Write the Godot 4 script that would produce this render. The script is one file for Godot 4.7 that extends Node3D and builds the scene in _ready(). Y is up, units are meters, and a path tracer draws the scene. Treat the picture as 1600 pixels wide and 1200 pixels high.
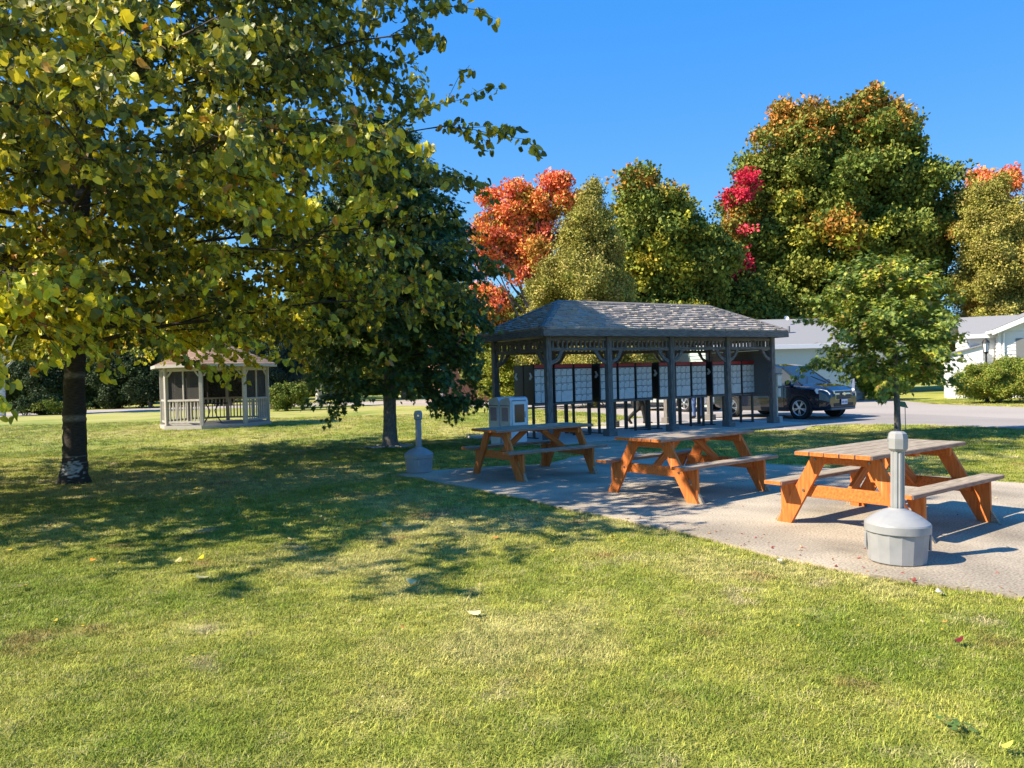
extends Node3D
# A lawn with a mailbox shelter, picnic tables, a gazebo and autumn trees.
# World: camera near the origin looking along -z; helper coordinates (x, d) mean the point x, 0, -d.

const SUN_TO := Vector3(-0.706, 0.682, 0.19)

var rng := RandomNumberGenerator.new()
var used := {}
var M := {}
var mesh_cache := {}

# ---------------------------------------------------------------- geometry collector
class Geo:
	var v := PackedVector3Array()
	var n := PackedVector3Array()
	var c := PackedColorArray()
	var col := Color(1, 1, 1)
	var colored := false

	func vert(p: Vector3, nn: Vector3) -> void:
		v.push_back(p); n.push_back(nn); c.push_back(col)

	func tri(a: Vector3, b: Vector3, d: Vector3) -> void:   # counter-clockwise seen from outside
		var nn := (b - a).cross(d - a).normalized()
		vert(a, nn); vert(d, nn); vert(b, nn)

	func trin(a: Vector3, b: Vector3, d: Vector3, na: Vector3, nb: Vector3, nd: Vector3) -> void:
		vert(a, na); vert(d, nd); vert(b, nb)

	func quad(a: Vector3, b: Vector3, d: Vector3, e: Vector3) -> void:
		tri(a, b, d); tri(a, d, e)

	func box(xf: Transform3D, s: Vector3, ch := 0.0) -> void:
		var h := s * 0.5
		if ch <= 0.0:
			for ax in 3:
				for sg in [-1.0, 1.0]:
					var u := (ax + 1) % 3
					var w := (ax + 2) % 3
					var q := []
					for k in [[-1, -1], [1, -1], [1, 1], [-1, 1]]:
						var p := Vector3()
						p[ax] = sg * h[ax]; p[u] = k[0] * h[u]; p[w] = k[1] * h[w]
						q.append(xf * p)
					if sg > 0: quad(q[0], q[1], q[2], q[3])
					else: quad(q[3], q[2], q[1], q[0])
			return
		ch = min(ch, min(h.x, min(h.y, h.z)) * 0.6)
		# face corners pulled in by the chamfer
		var P := func(ax: int, sx: float, sy: float, sz: float) -> Vector3:
			var sgn := Vector3(sx, sy, sz)
			var p := Vector3()
			for i in 3: p[i] = sgn[i] * (h[i] if i == ax else h[i] - ch)
			return xf * p
		for ax in 3:
			for sg in [-1.0, 1.0]:
				var u := (ax + 1) % 3
				var w := (ax + 2) % 3
				var q := []
				for k in [[-1.0, -1.0], [1.0, -1.0], [1.0, 1.0], [-1.0, 1.0]]:
					var s3 := Vector3()
					s3[ax] = sg; s3[u] = k[0]; s3[w] = k[1]
					q.append(P.call(ax, s3.x, s3.y, s3.z))
				if sg > 0: quad(q[0], q[1], q[2], q[3])
				else: quad(q[3], q[2], q[1], q[0])
		for ax in 3:                      # edges along ax
			var u := (ax + 1) % 3
			var w := (ax + 2) % 3
			for su in [-1.0, 1.0]:
				for sw in [-1.0, 1.0]:
					var lo := Vector3(); lo[ax] = -1.0; lo[u] = su; lo[w] = sw
					var hi := lo; hi[ax] = 1.0
					var a: Vector3 = P.call(u, lo.x, lo.y, lo.z)
					var b: Vector3 = P.call(u, hi.x, hi.y, hi.z)
					var d: Vector3 = P.call(w, hi.x, hi.y, hi.z)
					var e: Vector3 = P.call(w, lo.x, lo.y, lo.z)
					if su * sw > 0: quad(e, d, b, a)
					else: quad(a, b, d, e)
		for sx in [-1.0, 1.0]:
			for sy in [-1.0, 1.0]:
				for sz in [-1.0, 1.0]:
					var a: Vector3 = P.call(0, sx, sy, sz)
					var b: Vector3 = P.call(1, sx, sy, sz)
					var d: Vector3 = P.call(2, sx, sy, sz)
					if sx * sy * sz > 0: tri(a, b, d)
					else: tri(a, d, b)

	func tube(path: Array, radii: Array, sides: int, cap := true) -> void:
		var rings := []
		var up := Vector3(0.31, 0.2, 0.93).normalized()
		for i in path.size():
			var t: Vector3 = (path[min(i + 1, path.size() - 1)] - path[max(i - 1, 0)]).normalized()
			var x := up.cross(t)
			if x.length() < 0.05: x = Vector3.RIGHT.cross(t)
			x = x.normalized()
			var y := t.cross(x)
			var r := []
			for k in sides:
				var a := TAU * k / sides
				r.append(x * cos(a) + y * sin(a))
			rings.append(r)
		for i in path.size() - 1:
			for k in sides:
				var k2 := (k + 1) % sides
				var a: Vector3 = path[i] + rings[i][k] * radii[i]
				var b: Vector3 = path[i] + rings[i][k2] * radii[i]
				var d: Vector3 = path[i + 1] + rings[i + 1][k2] * radii[i + 1]
				var e: Vector3 = path[i + 1] + rings[i + 1][k] * radii[i + 1]
				trin(a, b, d, rings[i][k], rings[i][k2], rings[i + 1][k2])
				trin(a, d, e, rings[i][k], rings[i + 1][k2], rings[i + 1][k])
		if cap:
			for end in [0, path.size() - 1]:
				for k in sides:
					var k2 := (k + 1) % sides
					var a: Vector3 = path[end] + rings[end][k] * radii[end]
					var b: Vector3 = path[end] + rings[end][k2] * radii[end]
					if end == 0: tri(path[end], b, a)
					else: tri(path[end], a, b)

	# profile points (radius, height) from the bottom up
	func lathe(prof: Array, sides: int, xf := Transform3D(), smooth := true, turn := 0.0) -> void:
		for i in prof.size() - 1:
			var p: Vector2 = prof[i]
			var q: Vector2 = prof[i + 1]
			if p.distance_to(q) < 1e-6: continue
			var sl := Vector2(q.y - p.y, p.x - q.x).normalized()
			for k in sides:
				var a0 := turn + TAU * k / sides
				var a1 := turn + TAU * (k + 1) / sides
				var d0 := Vector3(cos(a0), 0, -sin(a0))
				var d1 := Vector3(cos(a1), 0, -sin(a1))
				var a := xf * (d0 * p.x + Vector3(0, p.y, 0))
				var b := xf * (d1 * p.x + Vector3(0, p.y, 0))
				var d := xf * (d1 * q.x + Vector3(0, q.y, 0))
				var e := xf * (d0 * q.x + Vector3(0, q.y, 0))
				if smooth:
					var n0 := xf.basis * (d0 * sl.x + Vector3(0, sl.y, 0))
					var n1 := xf.basis * (d1 * sl.x + Vector3(0, sl.y, 0))
					if p.x > 1e-5: trin(a, b, d, n0, n1, n1)
					if q.x > 1e-5: trin(a, d, e, n0, n1, n0)
				else:
					if p.x > 1e-5: tri(a, b, d)
					if q.x > 1e-5: tri(a, d, e)

	# polygon in the xy plane (counter-clockwise), pulled from z = -depth/2 to depth/2
	func prism(poly: PackedVector2Array, depth: float, xf := Transform3D()) -> void:
		var h := depth * 0.5
		var area := 0.0
		for i in poly.size():
			var p := poly[i]
			var q := poly[(i + 1) % poly.size()]
			area += p.x * q.y - q.x * p.y
		if area < 0: poly.reverse()
		var idx := Geometry2D.triangulate_polygon(poly)
		for i in range(0, idx.size(), 3):
			var a := poly[idx[i]]
			var b := poly[idx[i + 1]]
			var d := poly[idx[i + 2]]
			if (b - a).cross(d - a) < 0:
				var s := b; b = d; d = s
			tri(xf * Vector3(a.x, a.y, h), xf * Vector3(b.x, b.y, h), xf * Vector3(d.x, d.y, h))
			tri(xf * Vector3(a.x, a.y, -h), xf * Vector3(d.x, d.y, -h), xf * Vector3(b.x, b.y, -h))
		for i in poly.size():
			var p := poly[i]
			var q := poly[(i + 1) % poly.size()]
			quad(xf * Vector3(p.x, p.y, -h), xf * Vector3(q.x, q.y, -h), xf * Vector3(q.x, q.y, h), xf * Vector3(p.x, p.y, h))

	func mesh() -> ArrayMesh:
		var arr := []
		arr.resize(Mesh.ARRAY_MAX)
		arr[Mesh.ARRAY_VERTEX] = v
		arr[Mesh.ARRAY_NORMAL] = n
		if colored: arr[Mesh.ARRAY_COLOR] = c
		var m := ArrayMesh.new()
		m.add_surface_from_arrays(Mesh.PRIMITIVE_TRIANGLES, arr)
		return m

# ---------------------------------------------------------------- nodes
func numbered(called: String) -> String:
	used[called] = used.get(called, 0) + 1
	return called if used[called] == 1 else "%s_%03d" % [called, used[called] - 1]

func tag(o: Node, label: String, category: String, group := "", kind := "") -> void:
	o.set_meta("label", label); o.set_meta("category", category)
	if group: o.set_meta("group", group)
	if kind: o.set_meta("kind", kind)

func thing(called: String, label: String, category: String, at := Vector3.ZERO, turn := 0.0, group := "") -> Node3D:
	var o := Node3D.new()
	o.name = numbered(called)
	add_child(o)
	o.position = at
	o.rotation.y = turn
	tag(o, label, category, group)
	return o

func part(parent: Node, called: String, mesh: Mesh, mat: Material, xf := Transform3D()) -> MeshInstance3D:
	var o := MeshInstance3D.new()
	o.mesh = mesh
	o.material_override = mat
	o.transform = xf
	o.name = called if parent != self else numbered(called)
	parent.add_child(o, true)
	return o

func gpart(parent: Node, called: String, g: Geo, mat: Material, xf := Transform3D()) -> MeshInstance3D:
	return part(parent, called, g.mesh(), mat, xf)

func box_mesh(s: Vector3, ch := 0.004) -> Mesh:
	var key := "b%.4f,%.4f,%.4f,%.4f" % [s.x, s.y, s.z, ch]
	if not mesh_cache.has(key):
		var g := Geo.new()
		g.box(Transform3D(), s, ch)
		mesh_cache[key] = g.mesh()
	return mesh_cache[key]

func bx(parent: Node, called: String, c: Vector3, s: Vector3, mat: Material, ch := 0.004, b := Basis()) -> MeshInstance3D:
	return part(parent, called, box_mesh(s, ch), mat, Transform3D(b, c))

# a board from a to b: local x runs along it, height hy (towards up), width wz
func bar(parent: Node, called: String, a: Vector3, b: Vector3, hy: float, wz: float, mat: Material, up := Vector3.UP, ch := 0.004) -> MeshInstance3D:
	var x := (b - a).normalized()
	var z := x.cross(up).normalized()
	var y := z.cross(x)
	return part(parent, called, box_mesh(Vector3(snappedf(a.distance_to(b), 0.001), hy, wz), ch), mat, Transform3D(Basis(x, y, z), (a + b) * 0.5))

# ---------------------------------------------------------------- materials
func lin(r: float, g: float, b: float) -> Color:
	return Color(r, g, b).linear_to_srgb()

func noise_image(sd: int, freq: float, oct: int, size := 512) -> Image:
	var f := FastNoiseLite.new()
	f.seed = sd
	f.noise_type = FastNoiseLite.TYPE_SIMPLEX_SMOOTH
	f.frequency = freq
	f.fractal_octaves = oct
	return f.get_seamless_image(size, size)

func ramp_texture(im: Image, stops: Array) -> ImageTexture:   # stops: [[t, linear Color], ...]
	var g := Gradient.new()
	g.offsets = PackedFloat32Array(stops.map(func(s): return s[0]))
	g.colors = PackedColorArray(stops.map(func(s): return s[1]))
	var lut := PackedByteArray()
	for i in 256:
		var c := g.sample(i / 255.0).linear_to_srgb()
		lut.append_array([int(clampf(c.r, 0, 1) * 255), int(clampf(c.g, 0, 1) * 255), int(clampf(c.b, 0, 1) * 255)])
	im.convert(Image.FORMAT_L8)
	var src := im.get_data()
	var dst := PackedByteArray()
	dst.resize(src.size() * 3)
	var k := 0
	for i in src.size():
		var j := src[i] * 3
		dst[k] = lut[j]; dst[k + 1] = lut[j + 1]; dst[k + 2] = lut[j + 2]
		k += 3
	return ImageTexture.create_from_image(Image.create_from_data(im.get_width(), im.get_height(), false, Image.FORMAT_RGB8, dst))

func bump_texture(im: Image, strength: float) -> ImageTexture:
	var b := im.duplicate() as Image
	b.convert(Image.FORMAT_RGBA8)
	b.bump_map_to_normal_map(strength)
	return ImageTexture.create_from_image(b)

func plain(c: Color, rough := 0.8, metal := 0.0) -> StandardMaterial3D:
	var m := StandardMaterial3D.new()
	m.albedo_color = c
	m.roughness = rough
	m.metallic = metal
	return m

func textured(tex: Texture2D, scale: Vector3, rough := 0.85, normal: Texture2D = null, nscale := 1.0, world := false, offset := Vector3.ZERO) -> StandardMaterial3D:
	var m := StandardMaterial3D.new()
	m.albedo_texture = tex
	m.uv1_triplanar = true
	m.uv1_world_triplanar = world
	m.uv1_scale = scale
	m.uv1_offset = offset
	m.roughness = rough
	if normal:
		m.normal_enabled = true
		m.normal_texture = normal
		m.normal_scale = nscale
	return m

func leafmat(rough := 0.55, back := 0.7) -> StandardMaterial3D:
	var m := StandardMaterial3D.new()
	m.vertex_color_use_as_albedo = true
	m.roughness = rough
	m.metallic_specular = 0.3
	m.backlight_enabled = true
	m.backlight = Color(back, back, back)
	m.cull_mode = BaseMaterial3D.CULL_DISABLED
	return m

func make_materials() -> void:
	var fine := noise_image(11, 0.03, 4)
	var coarse := noise_image(12, 0.008, 4)
	var grain := noise_image(13, 0.02, 5)
	var fine_n := bump_texture(fine, 2.0)
	var grain_n := bump_texture(grain, 1.5)
	var speck := noise_image(14, 0.12, 3)
	var speck_n := bump_texture(speck, 1.2)
	# weathered grey boards of table tops
	var grey_tex := ramp_texture(grain.duplicate(), [[0.0, Color(0.09, 0.068, 0.047)], [0.4, Color(0.26, 0.212, 0.155)], [0.7, Color(0.36, 0.3, 0.225)], [1.0, Color(0.47, 0.4, 0.31)]])
	for k in 4: M["grey_wood_%d" % k] = textured(grey_tex, Vector3(0.35, 5.5, 5.5), 0.9, grain_n, 0.6, false, Vector3(0.13 * k, 0.31 * k, 0.47 * k))
	# orange stained wood
	var or_tex := ramp_texture(noise_image(40, 0.014, 6), [[0.0, Color(0.24, 0.085, 0.03)], [0.18, Color(0.44, 0.11, 0.018)], [0.5, Color(0.57, 0.155, 0.024)], [0.78, Color(0.62, 0.185, 0.034)], [0.9, Color(0.6, 0.27, 0.1)], [1.0, Color(0.5, 0.36, 0.24)]])
	for k in 3: M["orange_wood_%d" % k] = textured(or_tex, Vector3(0.4, 4.0, 4.0), 0.72, grain_n, 0.4, false, Vector3(0.21 * k, 0.17 * k, 0.4 * k))
	for k in 3: M["orange_leg_%d" % k] = textured(or_tex, Vector3(4.0, 0.4, 4.0), 0.72, grain_n, 0.4, false, Vector3(0.21 * k, 0.17 * k, 0.4 * k))
	M.faded_edge = textured(ramp_texture(grain.duplicate(), [[0.0, Color(0.15, 0.09, 0.06)], [0.5, Color(0.3, 0.185, 0.13)], [1.0, Color(0.4, 0.28, 0.21)]]), Vector3(0.5, 5.0, 5.0), 0.9)
	# shelter timber
	var sh_tex := ramp_texture(grain.duplicate(), [[0.0, Color(0.06, 0.055, 0.052)], [0.45, Color(0.15, 0.138, 0.13)], [0.75, Color(0.24, 0.222, 0.21)], [1.0, Color(0.38, 0.35, 0.33)]])
	for k in 3: M["timber_%d" % k] = textured(sh_tex, Vector3(0.35, 5.0, 5.0), 0.9, grain_n, 0.5, false, Vector3(0.23 * k, 0.19 * k, 0.37 * k))
	var wht_tex := ramp_texture(grain.duplicate(), [[0.0, Color(0.28, 0.255, 0.225)], [0.5, Color(0.4, 0.37, 0.33)], [1.0, Color(0.48, 0.45, 0.405)]])
	M.gazebo_wood = textured(wht_tex, Vector3(0.4, 3.0, 3.0), 0.8)
	M.deck_wood = textured(grey_tex, Vector3(0.35, 3.5, 3.5), 0.9)
	M.shingle = StandardMaterial3D.new()
	M.shingle.vertex_color_use_as_albedo = true
	M.shingle.roughness = 0.92
	M.shingle.albedo_texture = ramp_texture(grain.duplicate(), [[0.0, Color(0.55, 0.53, 0.52)], [0.5, Color(0.86, 0.84, 0.82)], [1.0, Color(1, 1, 1)]])
	M.shingle.uv1_triplanar = true
	M.shingle.uv1_scale = Vector3(6, 1.2, 1.2)
	# concrete with exposed aggregate
	var con_im := speck.duplicate() as Image
	var con_tex := ramp_texture(con_im, [[0.0, Color(0.13, 0.1, 0.072)], [0.3, Color(0.35, 0.295, 0.22)], [0.5, Color(0.47, 0.405, 0.31)], [0.7, Color(0.53, 0.46, 0.36)], [0.88, Color(0.64, 0.565, 0.455)], [1.0, Color(0.75, 0.68, 0.57)]])
	M.patio = textured(con_tex, Vector3(0.7, 0.7, 0.7), 0.93, speck_n, 0.75, true)
	M.patio.vertex_color_use_as_albedo = true
	var slab_tex := ramp_texture(speck.duplicate(), [[0.0, Color(0.28, 0.27, 0.25)], [0.5, Color(0.44, 0.42, 0.39)], [1.0, Color(0.55, 0.53, 0.5)]])
	M.slab = textured(slab_tex, Vector3(0.5, 0.5, 0.5), 0.92, speck_n, 0.5, true)
	var road_tex := ramp_texture(speck.duplicate(), [[0.0, Color(0.25, 0.225, 0.205)], [0.5, Color(0.36, 0.325, 0.30)], [1.0, Color(0.47, 0.43, 0.4)]])
	M.road = textured(road_tex, Vector3(0.4, 0.4, 0.4), 0.95, speck_n, 0.5, true)
	M.road.vertex_color_use_as_albedo = true
	var lane_tex := ramp_texture(speck.duplicate(), [[0.0, Color(0.2, 0.185, 0.175)], [0.5, Color(0.285, 0.262, 0.248)], [1.0, Color(0.38, 0.355, 0.335)]])
	M.lane = textured(lane_tex, Vector3(0.8, 0.8, 0.8), 0.95, speck_n, 0.5, true)
	M.lane.vertex_color_use_as_albedo = true
	# lawn soil and thatch under the blades
	var gr_tex := ramp_texture(noise_image(21, 0.09, 4), [[0.0, Color(0.45, 0.45, 0.42)], [0.5, Color(0.85, 0.85, 0.82)], [1.0, Color(1.0, 1.0, 1.0)]])
	M.lawn = textured(gr_tex, Vector3(0.9, 0.9, 0.9), 0.95, speck_n, 0.8, true)
	M.lawn.vertex_color_use_as_albedo = true
	M.blade = leafmat(0.6, 0.5)
	M.leaf = leafmat(0.5, 0.76)
	M.leaf.metallic_specular = 0.5
	M.far_leaf = leafmat(0.6, 0.45)
	M.dry_leaf = leafmat(0.6, 0.4)
	M.weed = leafmat(0.5, 0.5)
	M.weed.vertex_color_use_as_albedo = false
	M.weed.albedo_color = lin(0.07, 0.13, 0.03)
	# bark
	var bark_tex := ramp_texture(noise_image(31, 0.02, 5), [[0.0, Color(0.01, 0.008, 0.007)], [0.5, Color(0.045, 0.036, 0.03)], [1.0, Color(0.12, 0.1, 0.085)]])
	var bark_n := bump_texture(noise_image(31, 0.02, 5), 4.0)
	M.bark_ring = textured(ramp_texture(noise_image(31, 0.02, 5), [[0.0, Color(0.12, 0.12, 0.12)], [0.5, Color(0.6, 0.6, 0.6)], [1.0, Color(1, 1, 1)]]), Vector3(1.2, 6.0, 1.2), 0.9, bark_n, 1.2, true)
	M.bark_ring.vertex_color_use_as_albedo = true
	M.bark = textured(bark_tex, Vector3(4.0, 1.0, 4.0), 0.92, bark_n, 1.0, true)
	M.bark_grey = textured(ramp_texture(noise_image(32, 0.02, 5), [[0.0, Color(0.07, 0.062, 0.055)], [0.5, Color(0.16, 0.145, 0.13)], [1.0, Color(0.3, 0.28, 0.26)]]), Vector3(3.0, 0.8, 3.0), 0.92, bark_n, 0.7, true)
	M.birch = textured(ramp_texture(noise_image(33, 0.015, 4), [[0.0, Color(0.05, 0.05, 0.05)], [0.3, Color(0.3, 0.29, 0.28)], [0.42, Color(0.7, 0.68, 0.65)], [1.0, Color(0.82, 0.8, 0.78)]]), Vector3(0.5, 3.0, 0.5), 0.8, null, 1.0, true)
	# plastics, metals, paint
	M.grey_plastic = textured(ramp_texture(coarse.duplicate(), [[0.0, Color(0.24, 0.245, 0.25)], [0.5, Color(0.285, 0.29, 0.295)], [1.0, Color(0.32, 0.325, 0.33)]]), Vector3(1.5, 1.5, 1.5), 0.5, fine_n, 0.12)
	M.black_metal = plain(lin(0.012, 0.012, 0.014), 0.45)
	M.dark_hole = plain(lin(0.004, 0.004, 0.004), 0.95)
	M.door_white = textured(ramp_texture(coarse.duplicate(), [[0.0, Color(0.58, 0.59, 0.6)], [0.5, Color(0.68, 0.69, 0.7)], [1.0, Color(0.74, 0.75, 0.76)]]), Vector3(1.2, 1.2, 1.2), 0.5)
	M.red_panel = plain(lin(0.42, 0.03, 0.035), 0.45)
	M.white_mark = plain(lin(0.75, 0.75, 0.75), 0.5)
	M.lock = plain(lin(0.25, 0.25, 0.26), 0.35, 0.8)
	M.box_white = textured(ramp_texture(coarse.duplicate(), [[0.0, Color(0.55, 0.56, 0.6)], [0.5, Color(0.66, 0.67, 0.71)], [1.0, Color(0.72, 0.73, 0.76)]]), Vector3(1.0, 1.0, 1.0), 0.45)
	M.print_panel = textured(ramp_texture(fine.duplicate(), [[0.0, Color(0.2, 0.14, 0.2)], [0.5, Color(0.34, 0.26, 0.34)], [1.0, Color(0.5, 0.42, 0.48)]]), Vector3(1.3, 2.2, 1.3), 0.5)
	M.window_dark = plain(lin(0.03, 0.035, 0.045), 0.08)
	M.meter_grey = plain(lin(0.45, 0.48, 0.44), 0.5)
	M.lens_glass = plain(lin(0.5, 0.55, 0.55), 0.15)
	M.screen = plain(Color(0.2, 0.195, 0.19, 0.82), 0.9)
	M.screen.transparency = BaseMaterial3D.TRANSPARENCY_ALPHA
	# vehicles
	M.paint_blue = plain(lin(0.012, 0.017, 0.032), 0.22, 0.35)
	M.paint_blue.clearcoat_enabled = true
	M.paint_blue.clearcoat = 1.0
	M.paint_blue.clearcoat_roughness = 0.03
	M.paint_silver = plain(lin(0.62, 0.63, 0.64), 0.3, 0.5)
	M.paint_silver.clearcoat_enabled = true
	M.paint_silver.clearcoat_roughness = 0.04
	M.car_glass = plain(lin(0.02, 0.03, 0.035), 0.03)
	M.car_glass.metallic_specular = 0.9
	M.tyre = plain(lin(0.018, 0.018, 0.018), 0.8)
	M.rim = plain(lin(0.6, 0.6, 0.62), 0.28, 0.9)
	M.trim_black = plain(lin(0.015, 0.015, 0.016), 0.6)
	M.chrome = plain(lin(0.75, 0.75, 0.76), 0.12, 1.0)
	M.head_glass = plain(lin(0.72, 0.76, 0.8), 0.15, 0.0)
	M.plate = plain(lin(0.7, 0.72, 0.75), 0.4)
	M.plate_ink = plain(lin(0.03, 0.06, 0.25), 0.5)
	M.gold = plain(lin(0.75, 0.7, 0.55), 0.25, 0.8)
	# houses
	M.siding_white = plain(lin(0.74, 0.75, 0.76), 0.6)
	M.siding_mint = plain(lin(0.42, 0.52, 0.48), 0.6)
	M.trim_white = plain(lin(0.78, 0.78, 0.78), 0.5)
	M.shutter = plain(lin(0.16, 0.17, 0.18), 0.6)
	M.asphalt_roof = textured(ramp_texture(speck.duplicate(), [[0.0, Color(0.13, 0.135, 0.145)], [0.5, Color(0.22, 0.225, 0.24)], [1.0, Color(0.32, 0.325, 0.34)]]), Vector3(1.0, 1.0, 1.0), 0.95)
	M.brick = textured(ramp_texture(fine.duplicate(), [[0.0, Color(0.26, 0.12, 0.085)], [0.5, Color(0.42, 0.22, 0.16)], [1.0, Color(0.52, 0.33, 0.26)]]), Vector3(0.8, 2.0, 0.8), 0.9)
	M.pane = plain(lin(0.05, 0.06, 0.07), 0.05)
	M.stone = textured(ramp_texture(fine.duplicate(), [[0.0, Color(0.28, 0.25, 0.22)], [0.5, Color(0.42, 0.39, 0.35)], [1.0, Color(0.55, 0.52, 0.48)]]), Vector3(1, 1, 1), 0.9, fine_n, 0.8)
	M.green_sign = plain(lin(0.02, 0.16, 0.1), 0.5)
	M.stake = plain(lin(0.3, 0.3, 0.28), 0.4, 0.7)
	M.skin = StandardMaterial3D.new()
	M.skin.vertex_color_use_as_albedo = true
	M.skin.roughness = 0.75

# ---------------------------------------------------------------- start
func _ready() -> void:
	rng.seed = 7
	var cam := Camera3D.new()
	cam.name = "camera"
	cam.fov = 53.0
	cam.near = 0.05
	cam.far = 2000.0
	add_child(cam)
	cam.transform = Transform3D(Basis(Vector3.RIGHT, -0.0083) * Basis(Vector3.BACK, -0.028), Vector3(0, 1.5, 0))
	cam.current = true

	var env := Environment.new()
	env.background_mode = Environment.BG_SKY
	var sm := ProceduralSkyMaterial.new()
	sm.sky_top_color = lin(0.019, 0.150, 0.45)
	sm.sky_horizon_color = lin(0.24, 0.47, 0.62)
	sm.sky_curve = 0.12
	sm.ground_bottom_color = lin(0.12, 0.13, 0.06)
	sm.ground_horizon_color = lin(0.2, 0.24, 0.2)
	sm.sun_angle_max = 30.0
	sm.energy_multiplier = 1.0
	env.sky = Sky.new()
	env.sky.sky_material = sm
	env.tonemap_mode = Environment.TONE_MAPPER_LINEAR
	env.tonemap_exposure = 2.15
	env.sdfgi_enabled = true
	env.ssao_enabled = true
	env.ssil_enabled = true
	var we := WorldEnvironment.new()
	we.environment = env
	add_child(we)

	var sun := DirectionalLight3D.new()
	sun.name = "sun"
	sun.light_energy = 1.6
	sun.light_color = Color(1.0, 0.945, 0.85)
	sun.light_angular_distance = 0.53
	sun.shadow_enabled = true
	add_child(sun)
	sun.look_at_from_position(Vector3.ZERO, -SUN_TO)

	make_materials()
	build_ground()
	build_houses()
	build_shelter()
	build_gazebo()
	build_background_trees()
	build_near_trees()
	build_mailboxes()
	build_tables()
	build_receptacles()
	build_street_things()
	build_vehicles()
	build_people()
	build_grass()
	build_fallen_leaves()

# ---------------------------------------------------------------- ground
var n_big := FastNoiseLite.new()
var n_mid := FastNoiseLite.new()
var n_small := FastNoiseLite.new()
var patio_poly: PackedVector2Array
var slab_poly: PackedVector2Array
var road_poly: PackedVector2Array

func dryness(x: float, d: float) -> float:
	var a := n_big.get_noise_2d(x, d) * 0.9 + n_mid.get_noise_2d(x, d) * 0.7 + n_small.get_noise_2d(x, d) * 0.35
	return clampf(0.5 + a, 0.0, 1.0)

func lawn_color(x: float, d: float) -> Color:
	var t := dryness(x, d)
	var green := Color(0.24, 0.3, 0.035)
	var mid := Color(0.425, 0.43, 0.078)
	var dry := Color(0.56, 0.5, 0.19)
	var c := green.lerp(mid, clampf(t * 1.8, 0, 1)).lerp(dry, clampf((t - 0.6) * 1.7, 0, 1))
	# bare, bleached thatch where a few spots have worn through
	var bare := n_mid.get_noise_2d(x * 1.7 + 40.0, d * 1.7 - 15.0) * 0.5 + n_small.get_noise_2d(x * 0.8 + 9.0, d * 0.8) * 0.55 + n_small.get_noise_2d(x * 3.1, d * 3.1 + 5.0) * 0.3
	c = c.lerp(Color(0.6, 0.48, 0.29), clampf((bare - 0.34) * 3.0, 0.0, 0.85))
	var rust := n_small.get_noise_2d(x * 0.55 + 70.0, d * 0.55 + 20.0)
	c = c.lerp(Color(0.36, 0.19, 0.09), clampf((rust - 0.42) * 3.0, 0.0, 0.55))
	return c

func steps(a: float, b: float, s: float) -> Array:
	var r := []
	var x := a
	while x < b - s * 0.3:
		r.append(x)
		x += s
	return r

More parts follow.
